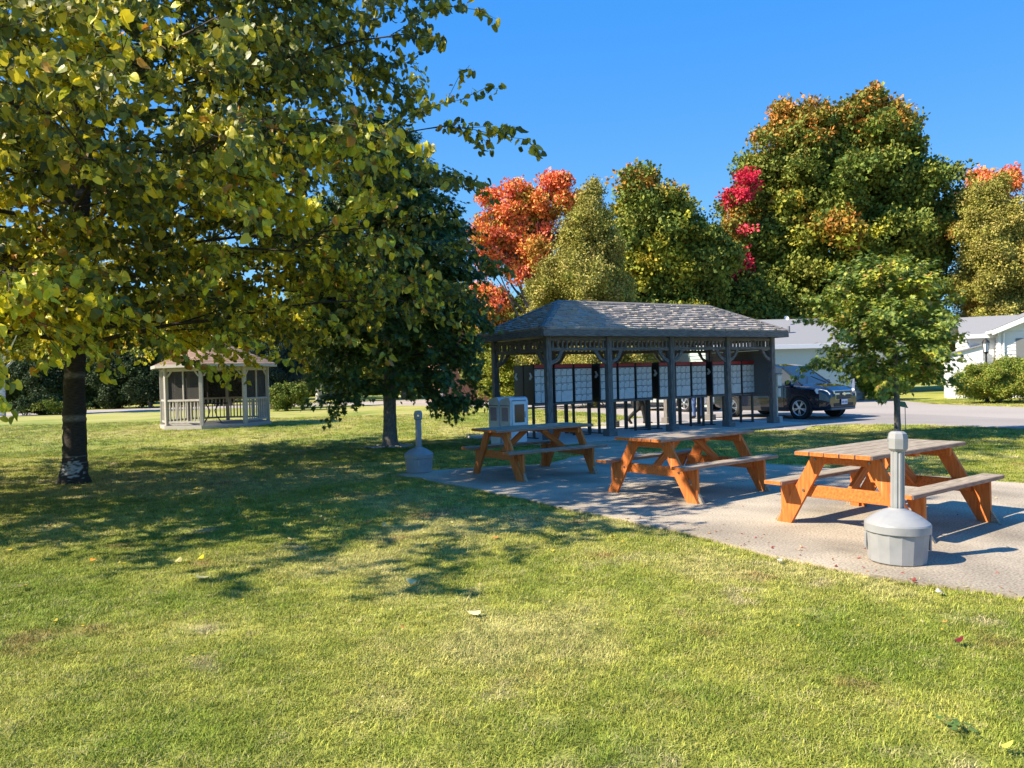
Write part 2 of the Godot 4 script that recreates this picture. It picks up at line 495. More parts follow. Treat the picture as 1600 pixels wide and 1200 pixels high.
func build_ground() -> void:
	for p in [[n_big, 5, 0.11], [n_mid, 6, 0.42], [n_small, 8, 1.6]]:
		var f: FastNoiseLite = p[0]
		f.seed = p[1]; f.frequency = p[2]; f.fractal_octaves = 3
		f.noise_type = FastNoiseLite.TYPE_SIMPLEX_SMOOTH
	var xs := steps(-400, -60, 40) + steps(-60, -14, 1.0) + steps(-14, 14, 0.2) + steps(14, 60, 1.0) + steps(60, 401, 40)
	var ds := steps(-60, 0, 10) + steps(0, 2, 0.5) + steps(2, 18, 0.2) + steps(18, 70, 0.8) + steps(70, 610, 45)
	var g := Geo.new()
	g.colored = true
	var cols := []
	for d in ds:
		var row := PackedColorArray()
		for x in xs: row.append(lawn_color(x, d) * 0.82)
		cols.append(row)
	for j in ds.size() - 1:
		for i in xs.size() - 1:
			var q := [[i, j], [i + 1, j], [i + 1, j + 1], [i, j + 1]]
			for k in [0, 2, 1, 0, 3, 2]:
				g.v.push_back(Vector3(xs[q[k][0]], 0, -ds[q[k][1]]))
				g.n.push_back(Vector3.UP)
				g.c.push_back(cols[q[k][1]][q[k][0]])
	var o := gpart(self, "ground", g, M.lawn)
	o.set_meta("kind", "structure")

	patio_poly = PackedVector2Array([Vector2(6.2, 2.9), Vector2(4.4, 4.05), Vector2(3.2, 4.87), Vector2(2.5, 5.46), Vector2(2.02, 6.2), Vector2(1.51, 7.16), Vector2(0.66, 8.48), Vector2(-0.38, 10.09), Vector2(-1.45, 11.6), Vector2(-1.85, 12.1), Vector2(-1.6, 12.55), Vector2(-0.67, 12.75), Vector2(0.6, 13.02), Vector2(1.0, 13.94), Vector2(1.45, 14.4), Vector2(1.5, 16.9), Vector2(2.6, 17.2), Vector2(2.3, 14.4), Vector2(3.87, 12.39), Vector2(4.45, 11.73), Vector2(6.01, 9.76), Vector2(6.27, 9.48), Vector2(8.0, 7.6), Vector2(9.2, 5.6), Vector2(8.6, 3.2)])
	patio_poly = wobble(patio_poly, 0.25, 0.035)
	sheet("patio", patio_poly, 0.028, M.patio, 0.16, 0.26)
	var pts := []
	for k in [[-0.55, -0.75], [8.0, -0.75], [8.3, 2.95], [-0.55, 2.95]]: pts.append(shelter_xd(k[0], k[1]))
	slab_poly = PackedVector2Array(pts)
	sheet("shelter_slab", slab_poly, 0.05, M.slab, 0.8, 0.06)
	road_poly = PackedVector2Array([Vector2(6.9, 18.9), Vector2(7.9, 20.2), Vector2(9.2, 20.4), Vector2(10.5, 19.6), Vector2(11.6, 17.5), Vector2(13.2, 14.0), Vector2(17, 7), Vector2(24, -8), Vector2(34, -8), Vector2(24, 13), Vector2(17.3, 26.0), Vector2(16.4, 29.9), Vector2(17.0, 33.2), Vector2(15.5, 39.2), Vector2(9, 47), Vector2(-3, 59), Vector2(-25, 56.6), Vector2(-45, 52), Vector2(-90, 40), Vector2(-90, 32), Vector2(-45, 42.5), Vector2(-30, 45.8), Vector2(-22.6, 49.8), Vector2(-12, 51.5), Vector2(-5, 45.0), Vector2(0.4, 38), Vector2(3.2, 31), Vector2(4.6, 26.5), Vector2(3.2, 24.6), Vector2(2.4, 23.4), Vector2(4.4, 21.4)])
	sheet("road", road_poly, 0.012, M.road, 1.5, 0.10)
	sheet("driveway", PackedVector2Array([Vector2(7.1, 18.95), Vector2(7.95, 20.25), Vector2(9.25, 20.5), Vector2(10.6, 19.7), Vector2(11.75, 17.6), Vector2(13.4, 14.1), Vector2(15.6, 15.3), Vector2(13.6, 20.6), Vector2(12.4, 24.0), Vector2(9.6, 28.0), Vector2(6.0, 27.6), Vector2(4.9, 24.8), Vector2(6.6, 22.2)]), 0.02, M.lane, 1.0, 0.10)

func shelter_xd(t: float, w: float) -> Vector2:
	return Vector2(0.82 + t * cos(0.55) - w * sin(0.55), 17.39 + t * sin(0.55) + w * cos(0.55))

func wobble(poly: PackedVector2Array, step: float, amp: float) -> PackedVector2Array:
	var out := PackedVector2Array()
	for i in poly.size():
		var a := poly[i]
		var b := poly[(i + 1) % poly.size()]
		var n := maxi(1, int(a.distance_to(b) / step))
		for k in n:
			var p := a.lerp(b, float(k) / n)
			out.append(p + Vector2(n_small.get_noise_2d(p.x * 2, p.y * 2 + 50), n_small.get_noise_2d(p.x * 2 + 90, p.y * 2)) * amp * 2.0)
	return out

func sheet(called: String, poly: PackedVector2Array, y: float, mat: Material, cell: float, vary: float) -> void:
	var g := Geo.new()
	g.colored = true
	if not Geometry2D.is_polygon_clockwise(poly):
		poly = poly.duplicate(); poly.reverse()
	var r := Rect2(poly[0], Vector2.ZERO)
	for p in poly: r = r.expand(p)
	var shade := func(p: Vector2) -> Color:
		var k := 1.0 - vary + (n_mid.get_noise_2d(p.x * 1.3, p.y * 1.3 + 7) + 0.6 * n_small.get_noise_2d(p.x, p.y + 31)) * vary * 1.4
		return Color(k * 1.01, k, k * 0.985)
	var x := r.position.x
	while x < r.end.x:
		var d := r.position.y
		while d < r.end.y:
			var c := PackedVector2Array([Vector2(x, d), Vector2(x + cell, d), Vector2(x + cell, d + cell), Vector2(x, d + cell)])
			for q in Geometry2D.intersect_polygons(c, poly):
				var idx := Geometry2D.triangulate_polygon(q)
				for k in range(0, idx.size(), 3):
					var a: Vector2 = q[idx[k]]
					var b: Vector2 = q[idx[k + 1]]
					var e: Vector2 = q[idx[k + 2]]
					if (b - a).cross(e - a) < 0:
						var s := b; b = e; e = s
					for p in [a, e, b]:
						g.v.push_back(Vector3(p.x, y, -p.y)); g.n.push_back(Vector3.UP); g.c.push_back(shade.call(p))
			d += cell
		x += cell
	for i in poly.size():
		var a := poly[i]
		var b := poly[(i + 1) % poly.size()]
		g.col = shade.call(a)
		g.quad(Vector3(a.x, 0, -a.y), Vector3(a.x, y, -a.y), Vector3(b.x, y, -b.y), Vector3(b.x, 0, -b.y))
	var o := gpart(self, called, g, mat)
	o.set_meta("kind", "structure")

# ---------------------------------------------------------------- grass
func tuft_mesh(sd: int, blades: int, spread: float) -> Mesh:
	var r := RandomNumberGenerator.new()
	r.seed = sd
	var g := Geo.new()
	for i in blades:
		var base := Vector3(r.randf_range(-spread, spread), -0.004, r.randf_range(-spread, spread))
		var a := r.randf() * TAU
		var out := Vector3(cos(a), 0, sin(a))
		var side := Vector3(-out.z, 0, out.x)
		var L := r.randf_range(0.022, 0.053)
		var lean := r.randf_range(0.3, 1.6)
		var w := r.randf_range(0.0011, 0.002)
		var p1 := base + (Vector3.UP * cos(lean * 0.6) + out * sin(lean * 0.6)) * L * 0.5
		var p2 := p1 + (Vector3.UP * cos(lean * 1.3) + out * sin(lean * 1.3)) * L * 0.5
		g.quad(base - side * w, base + side * w, p1 + side * w * 0.85, p1 - side * w * 0.85)
		g.tri(p1 - side * w * 0.85, p1 + side * w * 0.85, p2)
	return g.mesh()

func on_hard(p: Vector2) -> bool:
	if p.y < 17.5 and p.x > -2.2 and Geometry2D.is_point_in_polygon(p, patio_poly): return true
	if p.y > 14.0:
		if Geometry2D.is_point_in_polygon(p, slab_poly): return true
		if p.x > 2.0 and Geometry2D.is_point_in_polygon(p, road_poly): return true
	return false

func put(buf: PackedFloat32Array, b: Basis, o: Vector3, c: Color) -> void:
	buf.append_array(PackedFloat32Array([b.x.x, b.y.x, b.z.x, o.x, b.x.y, b.y.y, b.z.y, o.y, b.x.z, b.y.z, b.z.z, o.z, c.r, c.g, c.b, 1.0]))

func copies(parent: Node, called: String, mesh: Mesh, buf: PackedFloat32Array, mat: Material) -> MultiMeshInstance3D:
	var mm := MultiMesh.new()
	mm.transform_format = MultiMesh.TRANSFORM_3D
	mm.use_colors = true
	mm.mesh = mesh
	mm.instance_count = buf.size() / 16
	mm.buffer = buf
	var o := MultiMeshInstance3D.new()
	o.multimesh = mm
	o.material_override = mat
	o.name = called
	parent.add_child(o, true)
	o.set_meta("kind", "stuff")
	return o

func build_grass() -> void:
	var r := RandomNumberGenerator.new()
	r.seed = 99
	var root := Node3D.new()
	root.name = "grass"
	add_child(root)
	tag(root, "short green and yellow lawn grass", "grass", "", "stuff")
	var bufs := []
	for k in 4: bufs.append(PackedFloat32Array())
	for band in [[1.2, 4.5, 1500.0, 1.0], [4.5, 7.5, 950.0, 1.1], [7.5, 12.0, 480.0, 1.25], [12.0, 19.0, 170.0, 1.6], [19.0, 34.0, 42.0, 2.3]]:
		var d0: float = band[0]
		var d1: float = band[1]
		var half := 0.78
		var area := half * (d1 * d1 - d0 * d0) + 5.2 * (d1 - d0)
		for i in int(area * band[2]):
			var d := sqrt(r.randf_range(d0 * d0, d1 * d1))
			var x := r.randf_range(-half * d - 2.6, half * d + 2.6)
			if on_hard(Vector2(x, d)): continue
			var c := lawn_color(x, d)
			var j := r.randf_range(0.5, 1.32)
			var straw := r.randf()
			c = Color(c.r * j, c.g * j * r.randf_range(0.94, 1.06), c.b * j)
			if straw > 0.92: c = c.lerp(Color(0.5, 0.43, 0.22), 0.6)
			elif straw < 0.28: c = c.lerp(Color(0.05, 0.11, 0.012), 0.6)
			var bare := 1.0
			var s: float = band[3] * r.randf_range(0.7, 1.25) * bare
			var b := Basis(Vector3.UP, r.randf() * TAU).scaled(Vector3(s, s * r.randf_range(0.6, 1.0), s))
			put(bufs[r.randi() % 4], b, Vector3(x, 0.0, -d), c)
	for k in 4:
		copies(root, "grass_tuft", tuft_mesh(400 + k, 17, 0.04), bufs[k], M.blade)
	# ragged fringe of longer blades along the patio edge
	var fr := PackedFloat32Array()
	for i in patio_poly.size():
		var a := patio_poly[i]
		var b := patio_poly[(i + 1) % patio_poly.size()]
		if a.y > 16: continue
		for k in int(a.distance_to(b) * 60):
			var p := a.lerp(b, r.randf()) + Vector2(r.randf_range(-0.05, 0.05), r.randf_range(-0.05, 0.05))
			var s := r.randf_range(0.8, 1.7)
			var c := lawn_color(p.x, p.y) * r.randf_range(0.6, 1.15)
			put(fr, Basis(Vector3.UP, r.randf() * TAU).scaled(Vector3(s, s, s)), Vector3(p.x, 0.0, -p.y), c)
	copies(root, "grass_tuft", tuft_mesh(410, 9, 0.02), fr, M.blade)

# ---------------------------------------------------------------- leaves and trees
func heart_leaf(fold := 1.0, curl := 0.0, skew := 0.0) -> Mesh:
	var g := Geo.new()
	var mid := [Vector3(0, 0, 0), Vector3(0, -0.3, 0.02 + curl * 0.05), Vector3(skew * 0.04, -0.65, -curl * 0.06), Vector3(0.02 + skew * 0.12, -1.0 + absf(curl) * 0.12, -0.08 - curl * 0.3)]
	for s in [-1.0, 1.0]:
		var k: float = fold * (1.0 + skew * s * 0.8)
		var e := [Vector3(s * 0.24, 0.1, 0.06 * k), Vector3(s * (0.46 - 0.08 * k), -0.16, 0.14 * k), Vector3(s * (0.42 - 0.07 * k) + skew * 0.04, -0.45, 0.13 * k - curl * 0.08), Vector3(s * 0.2 + skew * 0.08, -0.8, 0.03 * k - curl * 0.17)]
		var q := [[mid[0], e[0], e[1]], [mid[0], e[1], mid[1]], [mid[1], e[1], e[2]], [mid[1], e[2], mid[2]], [mid[2], e[2], e[3]], [mid[2], e[3], mid[3]]]
		for t in q:
			if s > 0: g.tri(t[0], t[2], t[1])
			else: g.tri(t[0], t[1], t[2])
	g.quad(Vector3(-0.012, 0, 0), Vector3(0.012, 0, 0), Vector3(0.012, 0.38, 0.05), Vector3(-0.012, 0.38, 0.05))
	return g.mesh()

func star_leaf() -> Mesh:
	var g := Geo.new()
	var pts := []
	for k in [[-2.75, 0.42], [-2.3, 0.25], [-1.95, 0.6], [-1.5, 0.34], [-1.05, 0.72], [-0.75, 0.4], [-0.42, 0.66], [-0.2, 0.5], [0.0, 1.0], [0.2, 0.5], [0.42, 0.66], [0.75, 0.4], [1.05, 0.72], [1.5, 0.34], [1.95, 0.6], [2.3, 0.25], [2.75, 0.42]]:
		pts.append(Vector3(sin(k[0]) * k[1] * 0.72, -0.25 - cos(k[0]) * k[1] * 0.75, 0.1 * absf(sin(k[0])) - 0.06 * k[1]))
	for i in pts.size() - 1:
		g.tri(Vector3(0, -0.25, 0.02), pts[i], pts[i + 1])
	return g.mesh()

func clump_mesh(sd: int, leaves: int, size: float, flat: float) -> Mesh:
	var r := RandomNumberGenerator.new()
	r.seed = sd
	var g := Geo.new()
	for i in leaves:
		var p := Vector3(r.randfn(), r.randfn() * flat, r.randfn()).limit_length(2.2) * 0.24
		var t := Vector3(r.randfn(), r.randfn() * 0.7 - 0.3, r.randfn()).normalized()
		var s := t.cross(Vector3(r.randfn(), r.randfn(), r.randfn())).normalized()
		var L := size * r.randf_range(0.6, 1.2)
		var w := L * r.randf_range(0.3, 0.48)
		var nn := t.cross(s)
		g.quad(p, p + t * L * 0.5 + s * w, p + t * L + nn * L * 0.15, p + t * L * 0.5 - s * w)
	return g.mesh()

func leaf_basis(tip: Vector3, s: float, r: RandomNumberGenerator) -> Basis:
	var y := -tip.normalized()
	var x := y.cross(Vector3(r.randfn(), r.randfn(), r.randfn()))
	x = x.normalized()
	return Basis(x * s, y * s, x.cross(y) * s)

# cfg: trunk [points], radii, limbs, h0, h1, reach (Curve-like Callable), rise, droop, twigs, leaves, size, tip (Callable), color (Callable), bark
func grow(root: Node3D, cfg: Dictionary, leaf: Array, sd: int) -> int:
	var r := RandomNumberGenerator.new()
	r.seed = sd
	var tp: Array = cfg.trunk
	var H: float = tp[-1].y
	var on_trunk := func(h: float) -> Vector3:
		for i in tp.size() - 1:
			if tp[i + 1].y >= h: return tp[i].lerp(tp[i + 1], (h - tp[i].y) / (tp[i + 1].y - tp[i].y))
		return tp[-1]
	var bufs := []
	for k in leaf.size(): bufs.append(PackedFloat32Array())
	var total := 0
	var count: int = cfg.limbs
	var extra: Array = cfg.get("extra", [])   # further low limbs: [start height, azimuth, reach, lift]
	for k in count + extra.size():
		var f := clampf(float(k) / (count - 1), 0.0, 1.0) if k < count else 0.04
		var hs: float = lerpf(cfg.h0, cfg.h1, pow(f, cfg.get("bias", 0.85)))
		var az := k * 2.39996 + r.randf_range(-0.3, 0.3)
		var reach: float = cfg.reach.call(f, az) * r.randf_range(0.86, 1.04)
		var ex := []
		if k >= count:
			ex = extra[k - count]
			hs = ex[0]; az = ex[1]; reach = ex[2]
		var rise: float = lerpf(cfg.rise[0], cfg.rise[1], f) * reach
		var droop: float = lerpf(cfg.droop[0], cfg.droop[1], f) * reach
		var dir := Vector3(cos(az), 0, sin(az))
		var lift: float = cfg.lift.call(f, az) if cfg.has("lift") else 0.0
		if ex: lift = ex[3]
		var sway := Vector3(-dir.z, 0, dir.x) * r.randf_range(-0.18, 0.18) * reach
		var base: Vector3 = on_trunk.call(hs)
		var path := []
		var radii := []
		var r0: float = cfg.thick * pow(reach, 0.8) * lerpf(1.0, 0.6, f)
		for i in 8:
			var s := i / 7.0
			path.append(base + dir * reach * s + Vector3.UP * (rise * s + (lift - droop) * s * s) + sway * s * s + Vector3(r.randfn(), r.randfn() * 0.6, r.randfn()) * 0.02 * reach * s)
			radii.append(lerpf(r0, 0.008, pow(s, 0.7)))
		var g := Geo.new()
		g.tube(path, radii, 6, false)
		var subs: int = maxi(4, int(cfg.subs * reach / cfg.full))
		for q in subs:
			var s := lerpf(cfg.get("bare", 0.16), 1.0, (q + r.randf() * 0.7) / subs)
			var i0 := mini(int(s * 7.0), 6)
			var p0: Vector3 = path[i0].lerp(path[i0 + 1], s * 7.0 - i0)
			var tan: Vector3 = (path[i0 + 1] - path[i0]).normalized()
			var ang := (1.0 if q % 2 == 0 else -1.0) * r.randf_range(0.5, 1.15)
			if q == subs - 1: ang = r.randf_range(-0.2, 0.2)
			var d2 := (tan.rotated(Vector3.UP, ang) + Vector3.UP * r.randf_range(-0.32, 0.6)).normalized()
			var L := reach * 0.36 * (1.0 - 0.45 * s) * r.randf_range(0.75, 1.2) + 0.25
			var sp := []
			var sr := []
			var rr: float = lerpf(r0, 0.008, pow(s, 0.7)) * 0.55
			for i in 5:
				var u := i / 4.0
				sp.append(p0 + d2 * L * u + Vector3.DOWN * cfg.sag * L * u * u + Vector3(r.randfn(), r.randfn(), r.randfn()) * 0.03 * L * u)
				sr.append(lerpf(maxf(rr, 0.007), 0.004, u))
			g.tube(sp, sr, 4, false)
			var tw: int = maxi(3, int(cfg.twigs * L / (cfg.full * 0.3)))
			for z in tw:
				var u := lerpf(0.12, 1.0, (z + r.randf() * 0.8) / tw)
				var j := mini(int(u * 4.0), 3)
				var p1: Vector3 = sp[j].lerp(sp[j + 1], u * 4.0 - j)
				var d3 := (d2.rotated(Vector3.UP, r.randf_range(-1.3, 1.3)) + Vector3.UP * r.randf_range(-0.6, 0.5)).normalized()
				var l3: float = cfg.twig * r.randf_range(0.6, 1.25)
				var p2 := p1 + d3 * l3 * 0.6 + Vector3.DOWN * 0.05 * l3
				var p3: Vector3 = p2 + (d3 + Vector3.DOWN * cfg.sag * 1.6).normalized() * l3 * 0.4
				g.tube([p1, p2, p3], [0.005, 0.0035, 0.002], 3, false)
				for m in int(cfg.leaves):
					var e: float = (m + r.randf()) / cfg.leaves
					var lp: Vector3 = p1.lerp(p2, e / 0.6) if e < 0.6 else p2.lerp(p3, (e - 0.6) / 0.4)
					lp += Vector3(r.randfn(), r.randfn() * 0.7, r.randfn()) * cfg.size * 0.45
					var tip: Vector3 = cfg.tip.call(d3, r)
					var sz: float = cfg.size * r.randf_range(0.65, 1.2)
					total += 1
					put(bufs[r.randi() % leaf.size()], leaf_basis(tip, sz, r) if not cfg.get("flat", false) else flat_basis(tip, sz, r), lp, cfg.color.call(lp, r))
		gpart(root, "limb", g, cfg.bark)
	for k in leaf.size(): copies(root, "crown", leaf[k], bufs[k], cfg.leafmat)
	return total

func flat_basis(tip: Vector3, s: float, r: RandomNumberGenerator) -> Basis:
	var y := -tip.normalized()
	var up := (Vector3.UP * 1.4 + Vector3(r.randfn(), r.randfn(), r.randfn()) * 0.6).normalized()
	var x := y.cross(up).normalized()
	return Basis(x * s, y * s, x.cross(y) * s)

func trunk_mesh(path: Array, radii: Array, sides: int, rough: float, sd: int, patch := false) -> Mesh:
	# uneven trunk; the optional patch is the pale bleached bark near the foot
	var f := FastNoiseLite.new()
	f.seed = sd
	f.frequency = 2.2
	f.fractal_octaves = 3
	var g := Geo.new()
	g.colored = true
	var pts := []
	var rows := []
	var sub := 26 if patch else 10
	for i in path.size() - 1:
		for k in sub: rows.append([path[i].lerp(path[i + 1], float(k) / sub), lerpf(radii[i], radii[i + 1], float(k) / sub)])
	rows.append([path[-1], radii[-1]])
	for row in rows:
		var ring := []
		for k in sides:
			var a := TAU * k / sides
			var dr := Vector3(cos(a), 0, -sin(a))
			var rad: float = row[1] * (1.0 + rough * f.get_noise_3d(dr.x * 1.2, row[0].y * 1.6, dr.z * 1.2) + rough * 0.6 * f.get_noise_3d(dr.x, row[0].y * 14.0, dr.z))
			var p: Vector3 = row[0] + dr * rad
			var c := Color(1, 1, 1)
			if patch:
				c = Color(0.075, 0.06, 0.05)
				var near := 1.0 - absf(p.y - 0.24) / 0.2 - absf(wrapf(a + 1.2, -PI, PI)) / 1.6
				var k2 := near + f.get_noise_3d(p.x * 5.0, p.y * 9.0, p.z * 5.0) * 0.9
				if k2 > 0.36: c = Color(0.62, 0.62, 0.6)
				elif f.get_noise_2d(p.y * 26.0, 3.0) > 0.52: c = Color(0.3, 0.27, 0.24)
			ring.append([p, dr, c])
		pts.append(ring)
	for i in pts.size() - 1:
		for k in sides:
			var k2 := (k + 1) % sides
			for e in [[i, k], [i + 1, k2], [i, k2], [i, k], [i + 1, k], [i + 1, k2]]:
				var w = pts[e[0]][e[1]]
				g.v.push_back(w[0]); g.n.push_back(w[1]); g.c.push_back(w[2])
	return g.mesh()

func pick(list: Array, r: RandomNumberGenerator) -> Color:
	var t := r.randf()
	for e in list:
		if t < e[0]:
			var j := r.randf_range(0.75, 1.3)
			return Color(e[1].r * j, e[1].g * j * r.randf_range(0.93, 1.07), e[1].b * j)
		t -= e[0]
	return list[-1][1]

func build_near_trees() -> void:
	var n3 := FastNoiseLite.new()
	n3.seed = 77
	n3.frequency = 0.28
	n3.fractal_octaves = 2
	# the wide tree with heart-shaped leaves whose crown fills the left of the view
	var t := thing("heart_leaved_tree", "large spreading tree with big yellow-green heart-shaped leaves and ringed dark bark", "tree", Vector3(-7.08, 0, -12.38))
	var path := [Vector3(0, -0.05, 0), Vector3(0.0, 0.12, 0), Vector3(0.02, 0.45, 0), Vector3(0.06, 1.6, 0.02), Vector3(0.22, 3.3, 0.05), Vector3(0.35, 5.2, 0.1), Vector3(0.3, 8.0, 0.25), Vector3(0.45, 11.5, 0.1), Vector3(0.4, 15.0, 0.0)]
	part(t, "trunk", trunk_mesh(path, [0.27, 0.21, 0.172, 0.15, 0.135, 0.12, 0.095, 0.06, 0.02], 40, 0.15, 3, true), M.bark_ring)
	var cfg := {
		"trunk": path, "extra": [[2.7, 1.45, 5.4, -0.25], [2.6, 1.62, 5.4, -0.3], [3.0, 1.4, 4.4, -0.35], [2.9, 1.85, 5.4, -0.4], [3.2, 1.5, 4.4, -0.5], [3.2, 2.3, 5.0, -0.5], [2.9, 2.8, 5.0, -0.4]], "limbs": 92, "bias": 1.12, "h0": 2.2, "h1": 14.4, "full": 7.0, "thick": 0.0115, "subs": 16, "twigs": 10, "leaves": 18, "size": 0.115, "twig": 0.62, "sag": 0.28,
		"reach": func(f: float, az: float) -> float:
			var tab := [6.5, 7.0, 6.8, 6.4, 5.8, 5.2, 4.6, 4.0, 3.3, 2.4, 1.4]
			var k := mini(int(f * 10.0), 9)
			return lerpf(tab[k], tab[k + 1], f * 10.0 - k) * (1.0 - 0.2 * maxf(cos(az), 0.0) * clampf(1.15 - f * 2.9, 0.0, 1.0)),
		"lift": func(f: float, az: float) -> float: return (lerpf(0.85, -0.6, smoothstep(1.05, 1.35, wrapf(az, -PI, PI))) if wrapf(az, -PI, PI) > 0.0 else 0.7) * clampf(1.0 - f * 3.2, 0.0, 1.0),
		"rise": [0.2, 0.55], "droop": [0.23, 0.28],
		"tip": func(d3: Vector3, r: RandomNumberGenerator) -> Vector3: return Vector3.DOWN * 1.05 + d3 * 0.3 + Vector3(r.randfn(), r.randfn() * 0.7, r.randfn()) * 0.75,
		"color": func(p: Vector3, r: RandomNumberGenerator) -> Color:
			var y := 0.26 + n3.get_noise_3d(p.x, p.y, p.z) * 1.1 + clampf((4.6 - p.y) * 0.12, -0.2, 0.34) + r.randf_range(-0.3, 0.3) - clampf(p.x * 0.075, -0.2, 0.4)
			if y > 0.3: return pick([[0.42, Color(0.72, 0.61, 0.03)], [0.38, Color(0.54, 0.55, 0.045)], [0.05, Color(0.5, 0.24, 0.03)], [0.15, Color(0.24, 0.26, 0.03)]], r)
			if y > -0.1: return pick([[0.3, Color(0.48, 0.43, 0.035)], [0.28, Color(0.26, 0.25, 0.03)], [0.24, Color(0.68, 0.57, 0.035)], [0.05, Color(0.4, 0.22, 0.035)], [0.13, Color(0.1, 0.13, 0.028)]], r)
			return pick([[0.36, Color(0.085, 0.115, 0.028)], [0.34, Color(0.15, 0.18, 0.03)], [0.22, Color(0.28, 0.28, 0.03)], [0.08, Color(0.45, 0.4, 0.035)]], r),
		"bark": M.bark, "leafmat": M.leaf}
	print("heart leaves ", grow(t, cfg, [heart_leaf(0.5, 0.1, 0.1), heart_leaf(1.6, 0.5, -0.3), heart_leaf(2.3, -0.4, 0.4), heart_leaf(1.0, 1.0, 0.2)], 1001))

	# dense dark maple between that tree and the shelter
	t = thing("round_maple", "dense dark green maple with low drooping crown behind the grey ash stand", "tree", Vector3(-2.82, 0, -17.58))
	path = [Vector3(0, -0.05, 0), Vector3(0, 0.12, 0), Vector3(0.01, 0.5, 0), Vector3(0.02, 1.3, 0), Vector3(0.05, 3.0, 0), Vector3(0.0, 5.2, 0), Vector3(0.02, 7.2, 0)]
	part(t, "trunk", trunk_mesh(path, [0.24, 0.18, 0.15, 0.14, 0.1, 0.06, 0.015], 16, 0.08, 4), M.bark_grey)
	var mr := Geo.new()
	for k in 40:
		var a := rng.randf() * TAU
		var q := rng.randf_range(0.2, 0.55)
		mr.box(Transform3D(Basis(Vector3.UP, a), Vector3(cos(a) * q, 0.02, sin(a) * q)), Vector3(0.12, 0.03, 0.08), 0.01)
	gpart(t, "bark_mulch", mr, M.stone).set_meta("kind", "stuff")
	cfg = {
		"trunk": path, "limbs": 60, "h0": 1.3, "h1": 7.0, "full": 2.6, "thick": 0.012, "subs": 14, "twigs": 8, "leaves": 16, "size": 0.155, "twig": 0.42, "sag": 0.22,
		"reach": func(f: float, az: float) -> float: return (lerpf(1.6, 1.95, f / 0.3) if f < 0.3 else lerpf(1.95, 0.32, pow((f - 0.3) / 0.7, 1.3))) * (1.0 - 0.16 * maxf(-cos(az), 0.0)),
		"rise": [0.25, 0.9], "droop": [0.42, 0.2], "flat": true, "bare": 0.3,
		"tip": func(d3: Vector3, r: RandomNumberGenerator) -> Vector3: return d3 * 0.7 + Vector3.DOWN * 0.55 + Vector3(r.randfn(), r.randfn() * 0.5, r.randfn()) * 0.35,
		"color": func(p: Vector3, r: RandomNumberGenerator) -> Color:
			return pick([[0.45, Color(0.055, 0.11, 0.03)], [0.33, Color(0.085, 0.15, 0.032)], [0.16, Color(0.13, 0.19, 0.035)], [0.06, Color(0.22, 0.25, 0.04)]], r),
		"bark": M.bark, "leafmat": M.leaf}
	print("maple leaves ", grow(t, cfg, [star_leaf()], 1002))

	# young maple on the strip of lawn by the road
	t = thing("young_maple", "slim young maple with sparse green and yellow crown on the roadside lawn strip", "tree", Vector3(8.2, 0, -16.43))
	path = [Vector3(0, -0.05, 0), Vector3(0, 0.1, 0), Vector3(0.0, 0.8, 0), Vector3(-0.02, 1.8, 0), Vector3(-0.05, 2.9, 0), Vector3(-0.04, 3.6, 0)]
	part(t, "trunk", trunk_mesh(path, [0.085, 0.068, 0.06, 0.045, 0.028, 0.008], 12, 0.08, 5), M.bark_grey)
	cfg = {
		"trunk": path, "limbs": 32, "h0": 1.1, "h1": 3.45, "full": 1.7, "thick": 0.011, "subs": 10, "twigs": 6, "leaves": 14, "size": 0.12, "twig": 0.3, "sag": 0.2,
		"reach": func(f: float, az: float) -> float: return (lerpf(1.15, 1.32, f / 0.3) if f < 0.3 else lerpf(1.32, 0.3, pow((f - 0.3) / 0.7, 1.2))) * (1.0 - 0.24 * cos(az)),
		"rise": [0.35, 0.9], "droop": [0.3, 0.15], "flat": true,
		"tip": func(d3: Vector3, r: RandomNumberGenerator) -> Vector3: return d3 * 0.7 + Vector3.DOWN * 0.6 + Vector3(r.randfn(), r.randfn() * 0.5, r.randfn()) * 0.35,
		"color": func(p: Vector3, r: RandomNumberGenerator) -> Color:
			if n3.get_noise_3d(p.x * 3.0 + 30.0, p.y * 3.0, p.z * 3.0) + r.randf_range(-0.2, 0.2) > 0.28: return pick([[0.5, Color(0.46, 0.45, 0.04)], [0.35, Color(0.3, 0.36, 0.04)], [0.15, Color(0.46, 0.28, 0.07)]], r)
			return pick([[0.38, Color(0.12, 0.19, 0.03)], [0.4, Color(0.2, 0.27, 0.035)], [0.22, Color(0.31, 0.35, 0.04)]], r),
		"bark": M.bark, "leafmat": M.leaf}
	print("young leaves ", grow(t, cfg, [star_leaf()], 1003))

